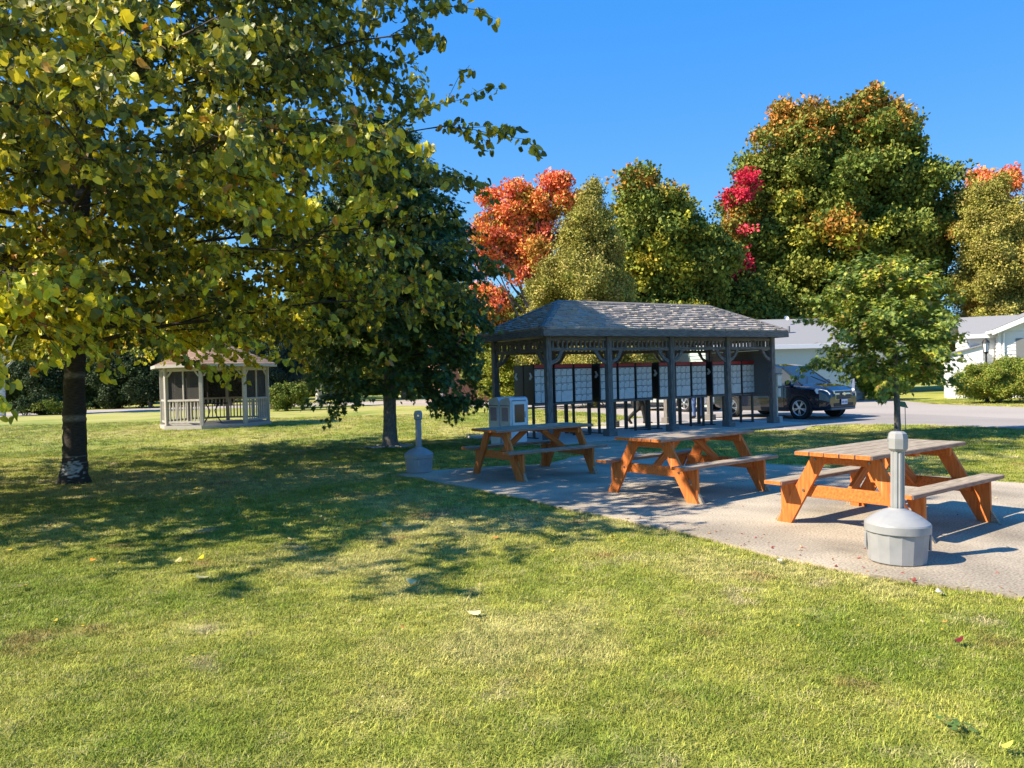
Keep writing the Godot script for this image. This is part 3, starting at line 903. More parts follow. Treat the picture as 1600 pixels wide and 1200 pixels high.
# a tree far enough away that leaves read as clumps: blobs is [[centre, radii], ...] in the tree's own metres
func far_tree(called: String, label: String, category: String, x: float, d: float, blobs: Array, puffs: int, puff_r: float, clump_s: float, per: int, cols: Array, sd: int, opt := {}) -> Node3D:
	var r := RandomNumberGenerator.new()
	r.seed = sd
	var t := thing(called, label, category, Vector3(x, 0, -d), 0.0, opt.get("group", ""))
	var hn := FastNoiseLite.new()
	hn.seed = sd
	hn.frequency = opt.get("hue_freq", 0.25)
	var vol := 0.0
	var weights := []
	for b in blobs:
		var w: float = pow(b[1].x * b[1].y * b[1].z, 0.67)
		weights.append(w); vol += w
	var top := 0.0
	var buf := PackedFloat32Array()
	var centers := []
	for k in puffs:
		var pickw := r.randf() * vol
		var bi := 0
		while bi < blobs.size() - 1 and pickw > weights[bi]:
			pickw -= weights[bi]; bi += 1
		var dir := Vector3(r.randfn(), r.randfn(), r.randfn()).normalized()
		var depth := pow(r.randf(), 0.45) * 0.94
		var c: Vector3 = blobs[bi][0] + dir * blobs[bi][1] * depth
		if c.y < opt.get("low", 0.6): c.y = opt.get("low", 0.6) + r.randf() * 0.5
		centers.append(c)
		var pr := puff_r * r.randf_range(0.5, 1.4)
		top = maxf(top, c.y)
		for q in per:
			var dd := Vector3(r.randfn(), r.randfn() * 0.8 + 0.35, r.randfn()).normalized()
			var p := c + dd * pr * pow(r.randf(), 0.3) * Vector3(1, opt.get("squash", 0.75), 1)
			if p.y < 0.15: continue
			var s := clump_s * r.randf_range(0.65, 1.25)
			var hue := hn.get_noise_3d(p.x, p.y, p.z) + r.randf_range(-0.16, 0.16)
			var pool: Array = cols[0]
			for m in range(1, cols.size()):
				if cols[m][0].call(p, hue, r): pool = cols[m][1]
			var col := pick(pool, r)
			put(buf, Basis(Vector3(r.randfn(), r.randfn(), r.randfn()).normalized(), r.randf() * TAU).scaled(Vector3(s, s, s)), p, col)
	var th: float = opt.get("trunk", 0.2)
	if th > 0.0:
		var g := Geo.new()
		var lean := Vector3(r.randf_range(-0.03, 0.03), 1, r.randf_range(-0.03, 0.03))
		g.tube([Vector3(0, -0.1, 0), lean * top * 0.3, lean * top * 0.6, lean * top * 0.9], [th * 1.25, th, th * 0.6, th * 0.15], 10)
		gpart(t, "trunk", g, opt.get("bark", M.bark_grey))
		for k in opt.get("limbs", 10):
			var c: Vector3 = centers[r.randi() % centers.size()]
			var s0 := lean * clampf(c.y * r.randf_range(0.35, 0.6), top * 0.12, top * 0.7)
			var mid := s0.lerp(c, 0.5) + Vector3(0, -0.06 * s0.distance_to(c), 0)
			var lg := Geo.new()
			lg.tube([s0, mid, c], [th * 0.42, th * 0.26, th * 0.06], 6, false)
			gpart(t, "limb", lg, opt.get("bark", M.bark_grey))
	copies(t, opt.get("leafname", "crown"), opt.get("mesh", M.clump_a), buf, M.far_leaf)
	return t

func build_background_trees() -> void:
	M.clump_a = clump_mesh(51, 34, 0.24, 0.7)
	M.clump_fine = clump_mesh(52, 60, 0.16, 0.9)
	M.clump_big = clump_mesh(53, 26, 0.34, 0.7)
	var green := [[0.5, Color(0.155, 0.195, 0.032)], [0.3, Color(0.23, 0.25, 0.04)], [0.2, Color(0.1, 0.145, 0.028)]]
	var olive := [[0.5, Color(0.34, 0.31, 0.065)], [0.3, Color(0.26, 0.25, 0.05)], [0.2, Color(0.42, 0.36, 0.1)]]
	var yellow := [[0.5, Color(0.36, 0.34, 0.035)], [0.3, Color(0.26, 0.28, 0.035)], [0.2, Color(0.44, 0.33, 0.035)]]
	var orange := [[0.4, Color(0.78, 0.23, 0.07)], [0.3, Color(0.8, 0.2, 0.12)], [0.18, Color(0.62, 0.32, 0.06)], [0.12, Color(0.3, 0.26, 0.05)]]
	var crimson := [[0.55, Color(0.62, 0.025, 0.07)], [0.3, Color(0.75, 0.06, 0.1)], [0.15, Color(0.45, 0.03, 0.03)]]
	var rust := [[0.5, Color(0.4, 0.21, 0.035)], [0.3, Color(0.3, 0.22, 0.04)], [0.2, Color(0.5, 0.2, 0.04)]]
	var dark := [[0.6, Color(0.028, 0.048, 0.016)], [0.4, Color(0.04, 0.065, 0.018)]]
	# right side, from the shelter outwards
	far_tree("orange_maple", "orange and coral autumn maple with bare upper twigs behind the shelter's left end", "tree", 1.4, 46.0, [[Vector3(-2.2, 10.2, 0), Vector3(1.5, 2.4, 1.8)], [Vector3(0.4, 9.2, 0), Vector3(2.6, 2.5, 2.2)], [Vector3(2.0, 11.9, 0), Vector3(1.7, 2.2, 1.5)], [Vector3(-0.3, 11.4, 0), Vector3(2.0, 1.8, 1.5)], [Vector3(-2.6, 5.0, 0), Vector3(1.2, 2.0, 1.2)]], 100, 0.65, 0.8, 19, [orange, [func(c, h, r): return h > 0.25 or c.y < 5.5, rust], [func(c, h, r): return h < -0.45, yellow]], 201, {"trunk": 0.26, "limbs": 26, "low": 3.0})
	far_tree("bushy_maple", "low green and yellow maple filling in under the orange maple", "tree", -0.9, 49.0, [[Vector3(0, 3.6, 0), Vector3(3.0, 3.0, 2.2)], [Vector3(1.6, 5.0, 0), Vector3(1.6, 1.8, 1.6)]], 95, 0.7, 0.8, 18, [green, [func(c, h, r): return h > 0.1, yellow]], 216, {"trunk": 0.2, "limbs": 6})
	far_tree("tall_cedar", "tall olive-yellow cedar with broad cone shape rising behind the shelter roof", "tree", 3.8, 36.0, [[Vector3(0, 2.6, 0), Vector3(3.4, 2.4, 2.8)], [Vector3(-0.2, 5.0, 0), Vector3(2.7, 2.3, 2.2)], [Vector3(0.1, 7.2, 0), Vector3(1.6, 2.0, 1.5)], [Vector3(0.2, 9.0, 0), Vector3(0.75, 1.5, 0.7)]], 260, 0.55, 0.62, 22, [olive], 202, {"trunk": 0.2, "limbs": 4, "squash": 1.3, "mesh": M.clump_fine})
	far_tree("green_maple", "rounded green maple touched with yellow to the right of the olive cedar", "tree", 8.5, 43.0, [[Vector3(-0.4, 9.2, 0), Vector3(2.6, 3.9, 2.5)], [Vector3(1.7, 7.6, 0), Vector3(2.3, 3.2, 2.2)], [Vector3(0.4, 4.6, 0), Vector3(3.4, 2.6, 2.6)]], 240, 0.8, 0.88, 18, [green, [func(c, h, r): return h > 0.22, yellow], [func(c, h, r): return c.y > 11.2 and r.randf() < 0.45, rust]], 203, {"trunk": 0.25, "limbs": 8})
	far_tree("crimson_maple", "crimson maple showing only along the left edge of the huge maple", "tree", 13.4, 47.2, [[Vector3(-0.2, 8.2, 0), Vector3(1.2, 3.6, 1.4)], [Vector3(0.9, 11.6, 0), Vector3(0.9, 3.0, 1.2)], [Vector3(-0.3, 4.0, 0), Vector3(1.3, 2.2, 1.4)]], 80, 0.5, 0.75, 16, [crimson, [func(c, h, r): return h > 0.05, green], [func(c, h, r): return h > 0.3, rust]], 204, {"trunk": 0.22, "limbs": 6})
	far_tree("huge_maple", "huge domed maple of green and bronze leaves towering over the white houses", "tree", 20.9, 49.0, [[Vector3(0.0, 11.5, 0), Vector3(6.3, 6.4, 5.5)], [Vector3(-2.4, 15.2, 0), Vector3(3.0, 3.2, 2.6)], [Vector3(1.6, 15.8, 0), Vector3(3.2, 3.2, 2.8)], [Vector3(-4.6, 9.0, 0), Vector3(2.9, 4.6, 2.8)], [Vector3(4.6, 10.5, 0), Vector3(2.9, 4.4, 3.0)], [Vector3(0, 5.2, 0.5), Vector3(7.0, 3.6, 5.0)]], 620, 0.95, 1.0, 20, [green, [func(c, h, r): return h > 0.24, yellow], [func(c, h, r): return c.y > 13.5 + r.randf() * 4.0 and r.randf() < 0.5, rust], [func(c, h, r): return h > 0.35 and c.y > 9.0, rust]], 205, {"trunk": 0.42, "limbs": 16, "hue_freq": 0.18})
	far_tree("right_cedar", "olive green cedar beyond the young maple, left of the white bungalow", "tree", 28.6, 45.0, [[Vector3(0, 3.0, 0), Vector3(2.9, 3.0, 2.6)], [Vector3(-0.2, 6.6, 0), Vector3(2.5, 3.2, 2.4)], [Vector3(-0.6, 9.8, 0), Vector3(1.9, 2.8, 1.8)]], 240, 0.6, 0.75, 20, [olive, [func(c, h, r): return h > 0.3, rust]], 206, {"trunk": 0.22, "limbs": 5, "squash": 1.2, "mesh": M.clump_fine})
	far_tree("corner_cedar", "olive green cedar behind the white bungalow roof at the frame edge", "tree", 33.2, 45.5, [[Vector3(0, 3.4, 0), Vector3(3.2, 3.2, 2.6)], [Vector3(0.3, 7.4, 0), Vector3(2.7, 3.6, 2.4)], [Vector3(0.3, 10.8, 0), Vector3(1.9, 2.6, 1.8)]], 240, 0.62, 0.78, 20, [olive, [func(c, h, r): return h > 0.2, yellow]], 207, {"trunk": 0.22, "limbs": 5, "squash": 1.2, "mesh": M.clump_fine})
	far_tree("coral_maple", "coral-topped maple peeking above the cedars at the right edge", "tree", 37.5, 60.0, [[Vector3(0, 14.2, 0), Vector3(2.2, 3.2, 2.0)], [Vector3(1.5, 10.5, 0), Vector3(3.0, 3.5, 2.5)]], 60, 0.9, 0.95, 22, [orange, [func(c, h, r): return c.y < 13.5, olive]], 208, {"trunk": 0.25, "limbs": 8})
	far_tree("dark_maple", "dark shaded maple filling the gap behind the mint house", "tree", 13.6, 47.0, [[Vector3(0, 4.4, 0), Vector3(3.6, 3.6, 2.6)]], 70, 0.95, 0.95, 22, [green], 209, {"trunk": 0.22, "limbs": 5})
	# behind the maple and the gazebo
	far_tree("hazy_maple", "tall green maple seen between the heart-leaved tree and the orange maple", "tree", -8.6, 62.0, [[Vector3(0, 9.0, 0), Vector3(3.6, 5.6, 3.2)], [Vector3(-1.0, 4.0, 0), Vector3(3.6, 3.0, 3.0)]], 130, 1.1, 1.0, 22, [green, [func(c, h, r): return h > 0.15, yellow]], 210, {"trunk": 0.3, "limbs": 8})
	far_tree("low_maple", "low green maple behind the brick house", "tree", -3.6, 58.0, [[Vector3(0, 5.0, 0), Vector3(3.0, 3.8, 2.6)]], 80, 0.95, 0.9, 22, [green, [func(c, h, r): return h > 0.2, yellow]], 211, {"trunk": 0.25, "limbs": 6})
	far_tree("mottled_maple", "green and yellow maple standing right of the gazebo roof", "tree", -16.6, 66.0, [[Vector3(0, 6.0, 0), Vector3(3.4, 4.4, 3.0)], [Vector3(1.0, 9.0, 0), Vector3(2.2, 2.4, 2.2)]], 100, 1.0, 0.95, 22, [green, [func(c, h, r): return h > -0.1, yellow]], 212, {"trunk": 0.22, "limbs": 8, "bark": M.birch})
	far_tree("blue_spruce", "dark blue-green spruce right behind the gazebo", "tree", -14.6, 47.0, [[Vector3(0, 1.9, 0), Vector3(1.9, 1.6, 1.8)], [Vector3(0, 3.6, 0), Vector3(1.3, 1.5, 1.2)], [Vector3(0, 5.4, 0), Vector3(0.6, 1.2, 0.6)]], 110, 0.42, 0.55, 20, [[[0.6, Color(0.03, 0.055, 0.05)], [0.4, Color(0.045, 0.075, 0.065)]]], 213, {"trunk": 0.16, "limbs": 3, "squash": 0.5, "mesh": M.clump_fine})
	far_tree("white_birch", "white-barked birch with thin crown at the far left beyond the path", "tree", -31.6, 47.6, [[Vector3(0.6, 6.4, 0), Vector3(2.4, 2.6, 2.0)]], 50, 0.7, 0.7, 18, [green, [func(c, h, r): return h > 0.0, yellow]], 214, {"trunk": 0.2, "limbs": 6, "bark": M.birch, "low": 3.6})
	far_tree("slim_birch", "slim white birch trunk in the far gap right of the gazebo", "tree", -18.2, 58.0, [[Vector3(0.2, 5.4, 0), Vector3(1.8, 2.4, 1.6)]], 40, 0.7, 0.7, 18, [green, [func(c, h, r): return h > 0.0, yellow]], 215, {"trunk": 0.17, "limbs": 5, "bark": M.birch, "low": 3.2})
	var hedge := [[-37.4, 58.5, 3.9, "leftmost"], [-34.6, 58.0, 3.8, "second from left"], [-32.0, 59.5, 4.1, "third from left"], [-29.6, 58.0, 4.3, "fourth from left"], [-26.8, 57.0, 4.2, "fifth from left"], [-24.0, 57.5, 4.3, "sixth from left"], [-21.4, 58.5, 4.0, "rightmost"]]
	for k in hedge.size():
		var e: Array = hedge[k]
		far_tree("dark_hedge_shrub", "%s dark evergreen shrub in the tall hedge across the road" % e[3], "shrub", e[0], e[1], [[Vector3(0, e[2] * 0.45, 0), Vector3(1.75, e[2] * 0.5, 1.4)]], 75, 0.5, 0.65, 18, [dark], 220 + k, {"trunk": 0.12, "limbs": 2, "low": 0.25, "group": "dark hedge across the road", "leafname": "foliage"})
	var back := [[-48.5, 75.0, 15.5, "at the left edge of the picture"], [-38.0, 71.0, 12.0, "behind the thick ringed trunk"], [-30.0, 69.0, 10.5, "behind the gazebo's left post"], [-23.0, 72.0, 10.8, "behind the gazebo roof"]]
	for k in back.size():
		var e: Array = back[k]
		far_tree("yellowing_ash", "yellow-green tree above the dark hedge, %s" % e[3], "tree", e[0], e[1], [[Vector3(0, e[2] * 0.58, 0), Vector3(4.6, e[2] * 0.36, 3.6)], [Vector3(1.5, e[2] * 0.3, 0.0), Vector3(4.4, e[2] * 0.22, 3.0)]], 105, 1.1, 1.05, 20, [green, [func(c, h, r): return h > 0.0, yellow]], 240 + k, {"trunk": 0.25, "limbs": 8, "group": "yellowing trees above the hedge"})
	# the wood closing the view far behind everything
	var wr := RandomNumberGenerator.new()
	wr.seed = 900
	var wood := PackedFloat32Array()
	for k in 900:
		var wx := wr.randf_range(-85.0, 95.0)
		var wd := wr.randf_range(84.0, 100.0)
		var wh := 6.5 + 2.5 * n_big.get_noise_2d(wx * 0.7, 3.0)
		var cy := wr.randf_range(0.6, wh)
		var base := pick(yellow if wr.randf() < 0.25 else green, wr)
		for q in 16:
			var s := wr.randf_range(1.0, 1.9)
			put(wood, Basis(Vector3(wr.randfn(), wr.randfn(), wr.randfn()).normalized(), wr.randf() * TAU).scaled(Vector3(s, s, s)), Vector3(wx, cy, -wd) + Vector3(wr.randfn(), wr.randfn() * 0.7, wr.randfn()) * 0.9, base)
	var wo := copies(self, "far_wood", M.clump_big, wood, M.far_leaf)
	tag(wo, "far-off belt of green woodland behind the houses", "woodland", "", "stuff")
	# shrubs
	far_tree("round_shrub", "green shrub at the foot of the spruce right of the gazebo", "shrub", -12.6, 43.0, [[Vector3(0, 0.8, 0), Vector3(1.2, 0.8, 0.9)]], 40, 0.3, 0.42, 16, [green], 250, {"trunk": 0.05, "limbs": 2, "low": 0.15, "leafname": "foliage"})
	far_tree("low_juniper", "low dark juniper at the foot of the white birch", "shrub", -28.6, 47.5, [[Vector3(0, 0.55, 0), Vector3(2.3, 0.55, 1.0)]], 60, 0.34, 0.45, 16, [dark, [func(c, h, r): return h > 0.1, green]], 251, {"trunk": 0.05, "limbs": 2, "low": 0.12, "leafname": "foliage"})
	far_tree("roadside_bush", "broad feathery green bush in front of the white bungalow", "shrub", 18.75, 29.6, [[Vector3(0, 0.8, 0), Vector3(1.85, 0.78, 1.2)], [Vector3(0.4, 1.1, 0), Vector3(1.2, 0.55, 0.9)]], 170, 0.26, 0.36, 20, [[[0.5, Color(0.22, 0.27, 0.04)], [0.3, Color(0.15, 0.2, 0.03)], [0.2, Color(0.3, 0.29, 0.05)]], [func(c, h, r): return h > 0.62, [[1.0, Color(0.26, 0.16, 0.06)]]]], 252, {"trunk": 0.06, "limbs": 4, "low": 0.12, "hue_freq": 1.0, "leafname": "foliage", "mesh": M.clump_fine})
	far_tree("lime_shrub", "bright lime green shrub beside the road under the young maple", "shrub", 17.0, 35.5, [[Vector3(0, 0.75, 0), Vector3(1.15, 0.75, 0.9)]], 60, 0.26, 0.36, 18, [[[0.6, Color(0.25, 0.31, 0.03)], [0.4, Color(0.17, 0.24, 0.025)]]], 253, {"trunk": 0.05, "limbs": 2, "low": 0.12, "leafname": "foliage"})
	far_tree("copper_shrub", "copper and orange leaved shrub behind the dark car's bonnet", "shrub", 15.5, 36.5, [[Vector3(0, 1.15, 0), Vector3(0.85, 0.75, 0.7)]], 45, 0.25, 0.34, 18, [[[0.6, Color(0.42, 0.2, 0.06)], [0.4, Color(0.36, 0.27, 0.07)]]], 254, {"trunk": 0.05, "limbs": 3, "low": 0.3, "leafname": "foliage"})
	far_tree("gold_shrub", "yellow-green shrub seen through the shelter's left bay", "shrub", -0.45, 37.0, [[Vector3(0, 1.5, 0), Vector3(0.9, 1.5, 0.9)]], 60, 0.32, 0.4, 18, [[[0.6, Color(0.28, 0.28, 0.03)], [0.4, Color(0.2, 0.23, 0.03)]]], 255, {"trunk": 0.05, "limbs": 2, "low": 0.15, "leafname": "foliage"})

# ---------------------------------------------------------------- roofs
# one sloping face covered in rows of single shingles; each row is a part
func shingle_face(parent: Node, o: Vector3, e: Vector3, up: Vector3, w0: float, il: float, ir: float, S: float, rows: int, wmin: float, wmax: float, th: float, cols: Array, sd: int) -> void:
	var r := RandomNumberGenerator.new()
	r.seed = sd
	var nn := e.cross(up).normalized()
	var h := S / rows
	for i in rows:
		var g := Geo.new()
		g.colored = true
		var s0 := i * h
		var s1 := minf(s0 + h * 1.08, S)
		var xl := il * s0
		var xr := w0 - ir * s0
		var x := xl
		while x < xr - 0.004:
			var w := r.randf_range(wmin, wmax)
			if x + w > xr - wmin * 0.5: w = xr - x
			var a := x + 0.003
			var b := x + w - 0.003
			var jig := r.randf_range(-0.008, 0.008)
			var t := th * r.randf_range(0.75, 1.35)
			# keep the upper edge inside the hip lines
			var at := clampf(a, il * s1, w0 - ir * s1)
			var bt := clampf(b, il * s1, w0 - ir * s1)
			var P := func(px: float, ps: float, pn: float) -> Vector3: return o + e * px + up * ps + nn * pn
			g.col = pick(cols, r).lerp(cols[0][1], 0.55)
			var p0: Vector3 = P.call(a, s0 + jig, t)
			var p1: Vector3 = P.call(b, s0 + jig, t)
			var p2: Vector3 = P.call(bt, s1, t * 0.25)
			var p3: Vector3 = P.call(at, s1, t * 0.25)
			g.quad(p0, p1, p2, p3)
			g.quad(P.call(a, s0 + jig, -0.004), P.call(b, s0 + jig, -0.004), p1, p0)
			g.tri(P.call(b, s0 + jig, -0.004), p2, p1)
			g.tri(P.call(a, s0 + jig, -0.004), p0, p3)
			x += w
		gpart(parent, "shingle_row", g, M.shingle)

func brace_mesh(reach: float, drop: float, w: float, th: float) -> Mesh:
	# curved knee brace from the post (x = 0, y = 0) up and out to (reach, drop)
	var poly := PackedVector2Array()
	var n := 7
	for i in n + 1:
		var a := i / float(n)
		var p := Vector2(reach * a, drop * a) + Vector2(-0.035, 0.035).rotated(0) * -sin(a * PI) * 1.0
		poly.append(p)
	for i in n + 1:
		var a := 1.0 - i / float(n)
		var p := Vector2(reach * a, drop * a) + Vector2(-0.035, 0.035) * -sin(a * PI) + Vector2(-0.7, 0.7) * w * (0.55 + 0.45 * absf(a - 0.5) * 2.0)
		p.x = maxf(p.x, 0.0)
		p.y = minf(p.y, drop)
		poly.append(p)
	var g := Geo.new()
	g.prism(poly, th)
	return g.mesh()

func build_shelter() -> void:
	var L := 7.48
	var W := 2.35
	var t := thing("mailbox_shelter", "long open timber shelter with weathered shingle hip roof over community mailboxes", "shelter", Vector3(0.82, 0.0, -17.39), 0.55)
	var ts := [0.0, 1.74, 3.74, 5.74, L]
	var y0 := 0.05
	for side in 2:
		var z := 0.0 if side == 0 else -W
		for k in 5:
			var p := bar(t, "post", Vector3(ts[k], y0, z), Vector3(ts[k], 2.42, z), 0.14, 0.14, M["timber_%d" % (k % 3)], Vector3.BACK, 0.008)
			bar(p, "post_board", Vector3(-1.0, 0.0, 0.0) * 1.18, Vector3(1.18, 0.0, 0.0), 0.155, 0.05, M["timber_%d" % ((k + 1) % 3)])
			bx(t, "post_base", Vector3(ts[k], y0 + 0.085, z), Vector3(0.25, 0.17, 0.25), M["timber_%d" % ((k + 2) % 3)], 0.01)
	# valance between the posts: top rail, bottom rail and small balusters, and curved braces
	var bm := brace_mesh(0.36, 0.33, 0.11, 0.045)
	var bays := []
	for k in 4:
		bays.append([Vector3(ts[k], 0, 0), Vector3(ts[k + 1], 0, 0)])
		bays.append([Vector3(ts[k], 0, -W), Vector3(ts[k + 1], 0, -W)])
	bays.append([Vector3(0, 0, 0), Vector3(0, 0, -W)])
	bays.append([Vector3(L, 0, 0), Vector3(L, 0, -W)])
	var bi := 0
	for b in bays:
		var dir: Vector3 = (b[1] - b[0]).normalized()
		var a: Vector3 = b[0] + dir * 0.085
		var e: Vector3 = b[1] - dir * 0.085
		bar(t, "top_rail", a + Vector3.UP * 2.345, e + Vector3.UP * 2.345, 0.07, 0.06, M["timber_%d" % (bi % 3)])
		bar(t, "bottom_rail", a + Vector3.UP * 2.115, e + Vector3.UP * 2.115, 0.075, 0.06, M["timber_%d" % ((bi + 1) % 3)])
		var n := int(a.distance_to(e) / 0.125)
		for i in n:
			var p := a.lerp(e, (i + 0.5) / n)
			bar(t, "baluster", p + Vector3.UP * 2.1525, p + Vector3.UP * 2.31, 0.05, 0.035, M["timber_%d" % ((i + bi) % 3)], dir, 0.003)
		for s in 2:
			var foot := (a if s == 0 else e)
			var d2 := dir if s == 0 else -dir
			var bs := Basis(d2, Vector3.UP, d2.cross(Vector3.UP))
			part(t, "brace", bm, M["timber_%d" % ((bi + s) % 3)], Transform3D(bs, foot - d2 * 0.012 + Vector3.UP * 1.747))
		bi += 1
	# roof
	var o := 0.32
	var he := 2.555
	var run := W * 0.5 + o
	var hr := 3.33
	var S := sqrt(run * run + (hr - he) * (hr - he))
	var k2 := run / S
	var sh := [[0.5, Color(0.47, 0.43, 0.4)], [0.3, Color(0.43, 0.392, 0.365)], [0.14, Color(0.53, 0.487, 0.455)], [0.06, Color(0.33, 0.3, 0.275)]]
	var yl := he + 0.0
	for f in [[Vector3(-o, 2.475, o), Vector3(L + o, 2.475, o)], [Vector3(-o, 2.475, -W - o), Vector3(L + o, 2.475, -W - o)], [Vector3(-o, 2.475, o - 0.03), Vector3(-o, 2.475, -W - o + 0.03)], [Vector3(L + o, 2.475, o - 0.03), Vector3(L + o, 2.475, -W - o + 0.03)]]:
		bar(t, "fascia", f[0], f[1], 0.15, 0.035, M.timber_1)
	var g := Geo.new()
	g.box(Transform3D(Basis(), Vector3(L * 0.5, 2.432, -W * 0.5)), Vector3(L + 2 * o - 0.06, 0.02, W + 2 * o - 0.06))
	gpart(t, "soffit", g, M.timber_0)
	var c00 := Vector3(-o, yl, o)
	var c10 := Vector3(L + o, yl, o)
	var c11 := Vector3(L + o, yl, -W - o)
	var c01 := Vector3(-o, yl, -W - o)
	var r0 := Vector3(-o + run, hr, -W * 0.5)
	var r1 := Vector3(L + o - run, hr, -W * 0.5)
	# deck boards under the shingles
	g = Geo.new()
	var dn := Vector3(0, -0.012, 0)
	g.quad(c00 + dn, c10 + dn, r1 + dn, r0 + dn)
	g.quad(c11 + dn, c01 + dn, r0 + dn, r1 + dn)
	g.tri(c01 + dn, c00 + dn, r0 + dn)
	g.tri(c10 + dn, c11 + dn, r1 + dn)
	gpart(t, "roof_deck", g, M.timber_0)
	var len_long := L + 2 * o
	var len_short := W + 2 * o
	shingle_face(t, c00, Vector3.RIGHT, Vector3(0, hr - he, -run).normalized(), len_long, k2, k2, S, 13, 0.1, 0.24, 0.05, sh, 301)
	shingle_face(t, c11, Vector3.LEFT, Vector3(0, hr - he, run).normalized(), len_long, k2, k2, S, 13, 0.1, 0.24, 0.05, sh, 302)
	shingle_face(t, c01, Vector3.BACK, Vector3(run, hr - he, 0).normalized(), len_short, k2, k2, S, 13, 0.1, 0.24, 0.05, sh, 303)
	shingle_face(t, c10, Vector3.FORWARD, Vector3(-run, hr - he, 0).normalized(), len_short, k2, k2, S, 13, 0.1, 0.24, 0.05, sh, 304)
	for e in [[c00, r0, Vector3(-1, 0, 1)], [c10, r1, Vector3(1, 0, 1)], [c11, r1, Vector3(1, 0, -1)], [c01, r0, Vector3(-1, 0, -1)]]:
		var hx: Vector3 = (e[1] - e[0]).normalized()
		var side: Vector3 = hx.cross(Vector3.UP).normalized()
		for s in [-1.0, 1.0]:
			bar(t, "hip_cap", e[0] + side * s * 0.05 + Vector3.UP * 0.028, e[1] + side * s * 0.05 + Vector3.UP * 0.028, 0.022, 0.105, M["timber_%d" % (1 + int(s > 0))], (Vector3.UP + side * s * 0.42).normalized())
	for s in [-1.0, 1.0]:
		bar(t, "ridge_cap", r0 + Vector3(-0.05, 0.02, 0.05 * s), r1 + Vector3(0.05, 0.02, 0.05 * s), 0.022, 0.11, M.timber_2, (Vector3.UP + Vector3(0, 0, 0.5 * s)).normalized())

	# notice board closing the right end
	var nb := thing("notice_board", "dark notice board fixed across the shelter's right end", "notice board", t.transform * Vector3(L, 0, -W * 0.5), 0.55)
	bx(nb, "panel", Vector3(0, 1.42, 0), Vector3(0.03, 1.16, W - 0.24), M.timber_0, 0.004)
	for y in [0.82, 2.02]: bx(nb, "frame_rail", Vector3(0, y, 0), Vector3(0.07, 0.08, W - 0.16), M.timber_1)
	for z in [-1.0, 1.0]: bx(nb, "frame_stile", Vector3(0, 1.42, z * (W * 0.5 - 0.12)), Vector3(0.07, 1.12, 0.07), M.timber_1)
	# electric meter box and conduit on the right front post
	var eb := thing("electric_box", "grey electric box with conduit on the shelter's right front post", "utility box", t.transform * Vector3(L + 0.19, 0, 0.02), 0.55)
	bx(eb, "cabinet", Vector3(0, 1.22, 0), Vector3(0.2, 0.34, 0.13), M.meter_grey, 0.015)
	bx(eb, "hood", Vector3(0, 1.405, 0.01), Vector3(0.23, 0.03, 0.17), M.shutter, 0.008)
	bx(eb, "door", Vector3(0.0, 1.21, 0.07), Vector3(0.16, 0.27, 0.012), M.lens_glass, 0.004)
	bx(eb, "lower_box", Vector3(0.02, 0.88, 0), Vector3(0.12, 0.24, 0.1), M.meter_grey, 0.01)
	g = Geo.new()
	g.tube([Vector3(-0.05, 0.16, 0), Vector3(-0.05, 1.06, 0)], [0.03, 0.03], 10)
	gpart(eb, "conduit", g, M.meter_grey)
	bx(eb, "footing", Vector3(-0.01, 0.12, 0), Vector3(0.18, 0.2, 0.18), M.slab, 0.01)

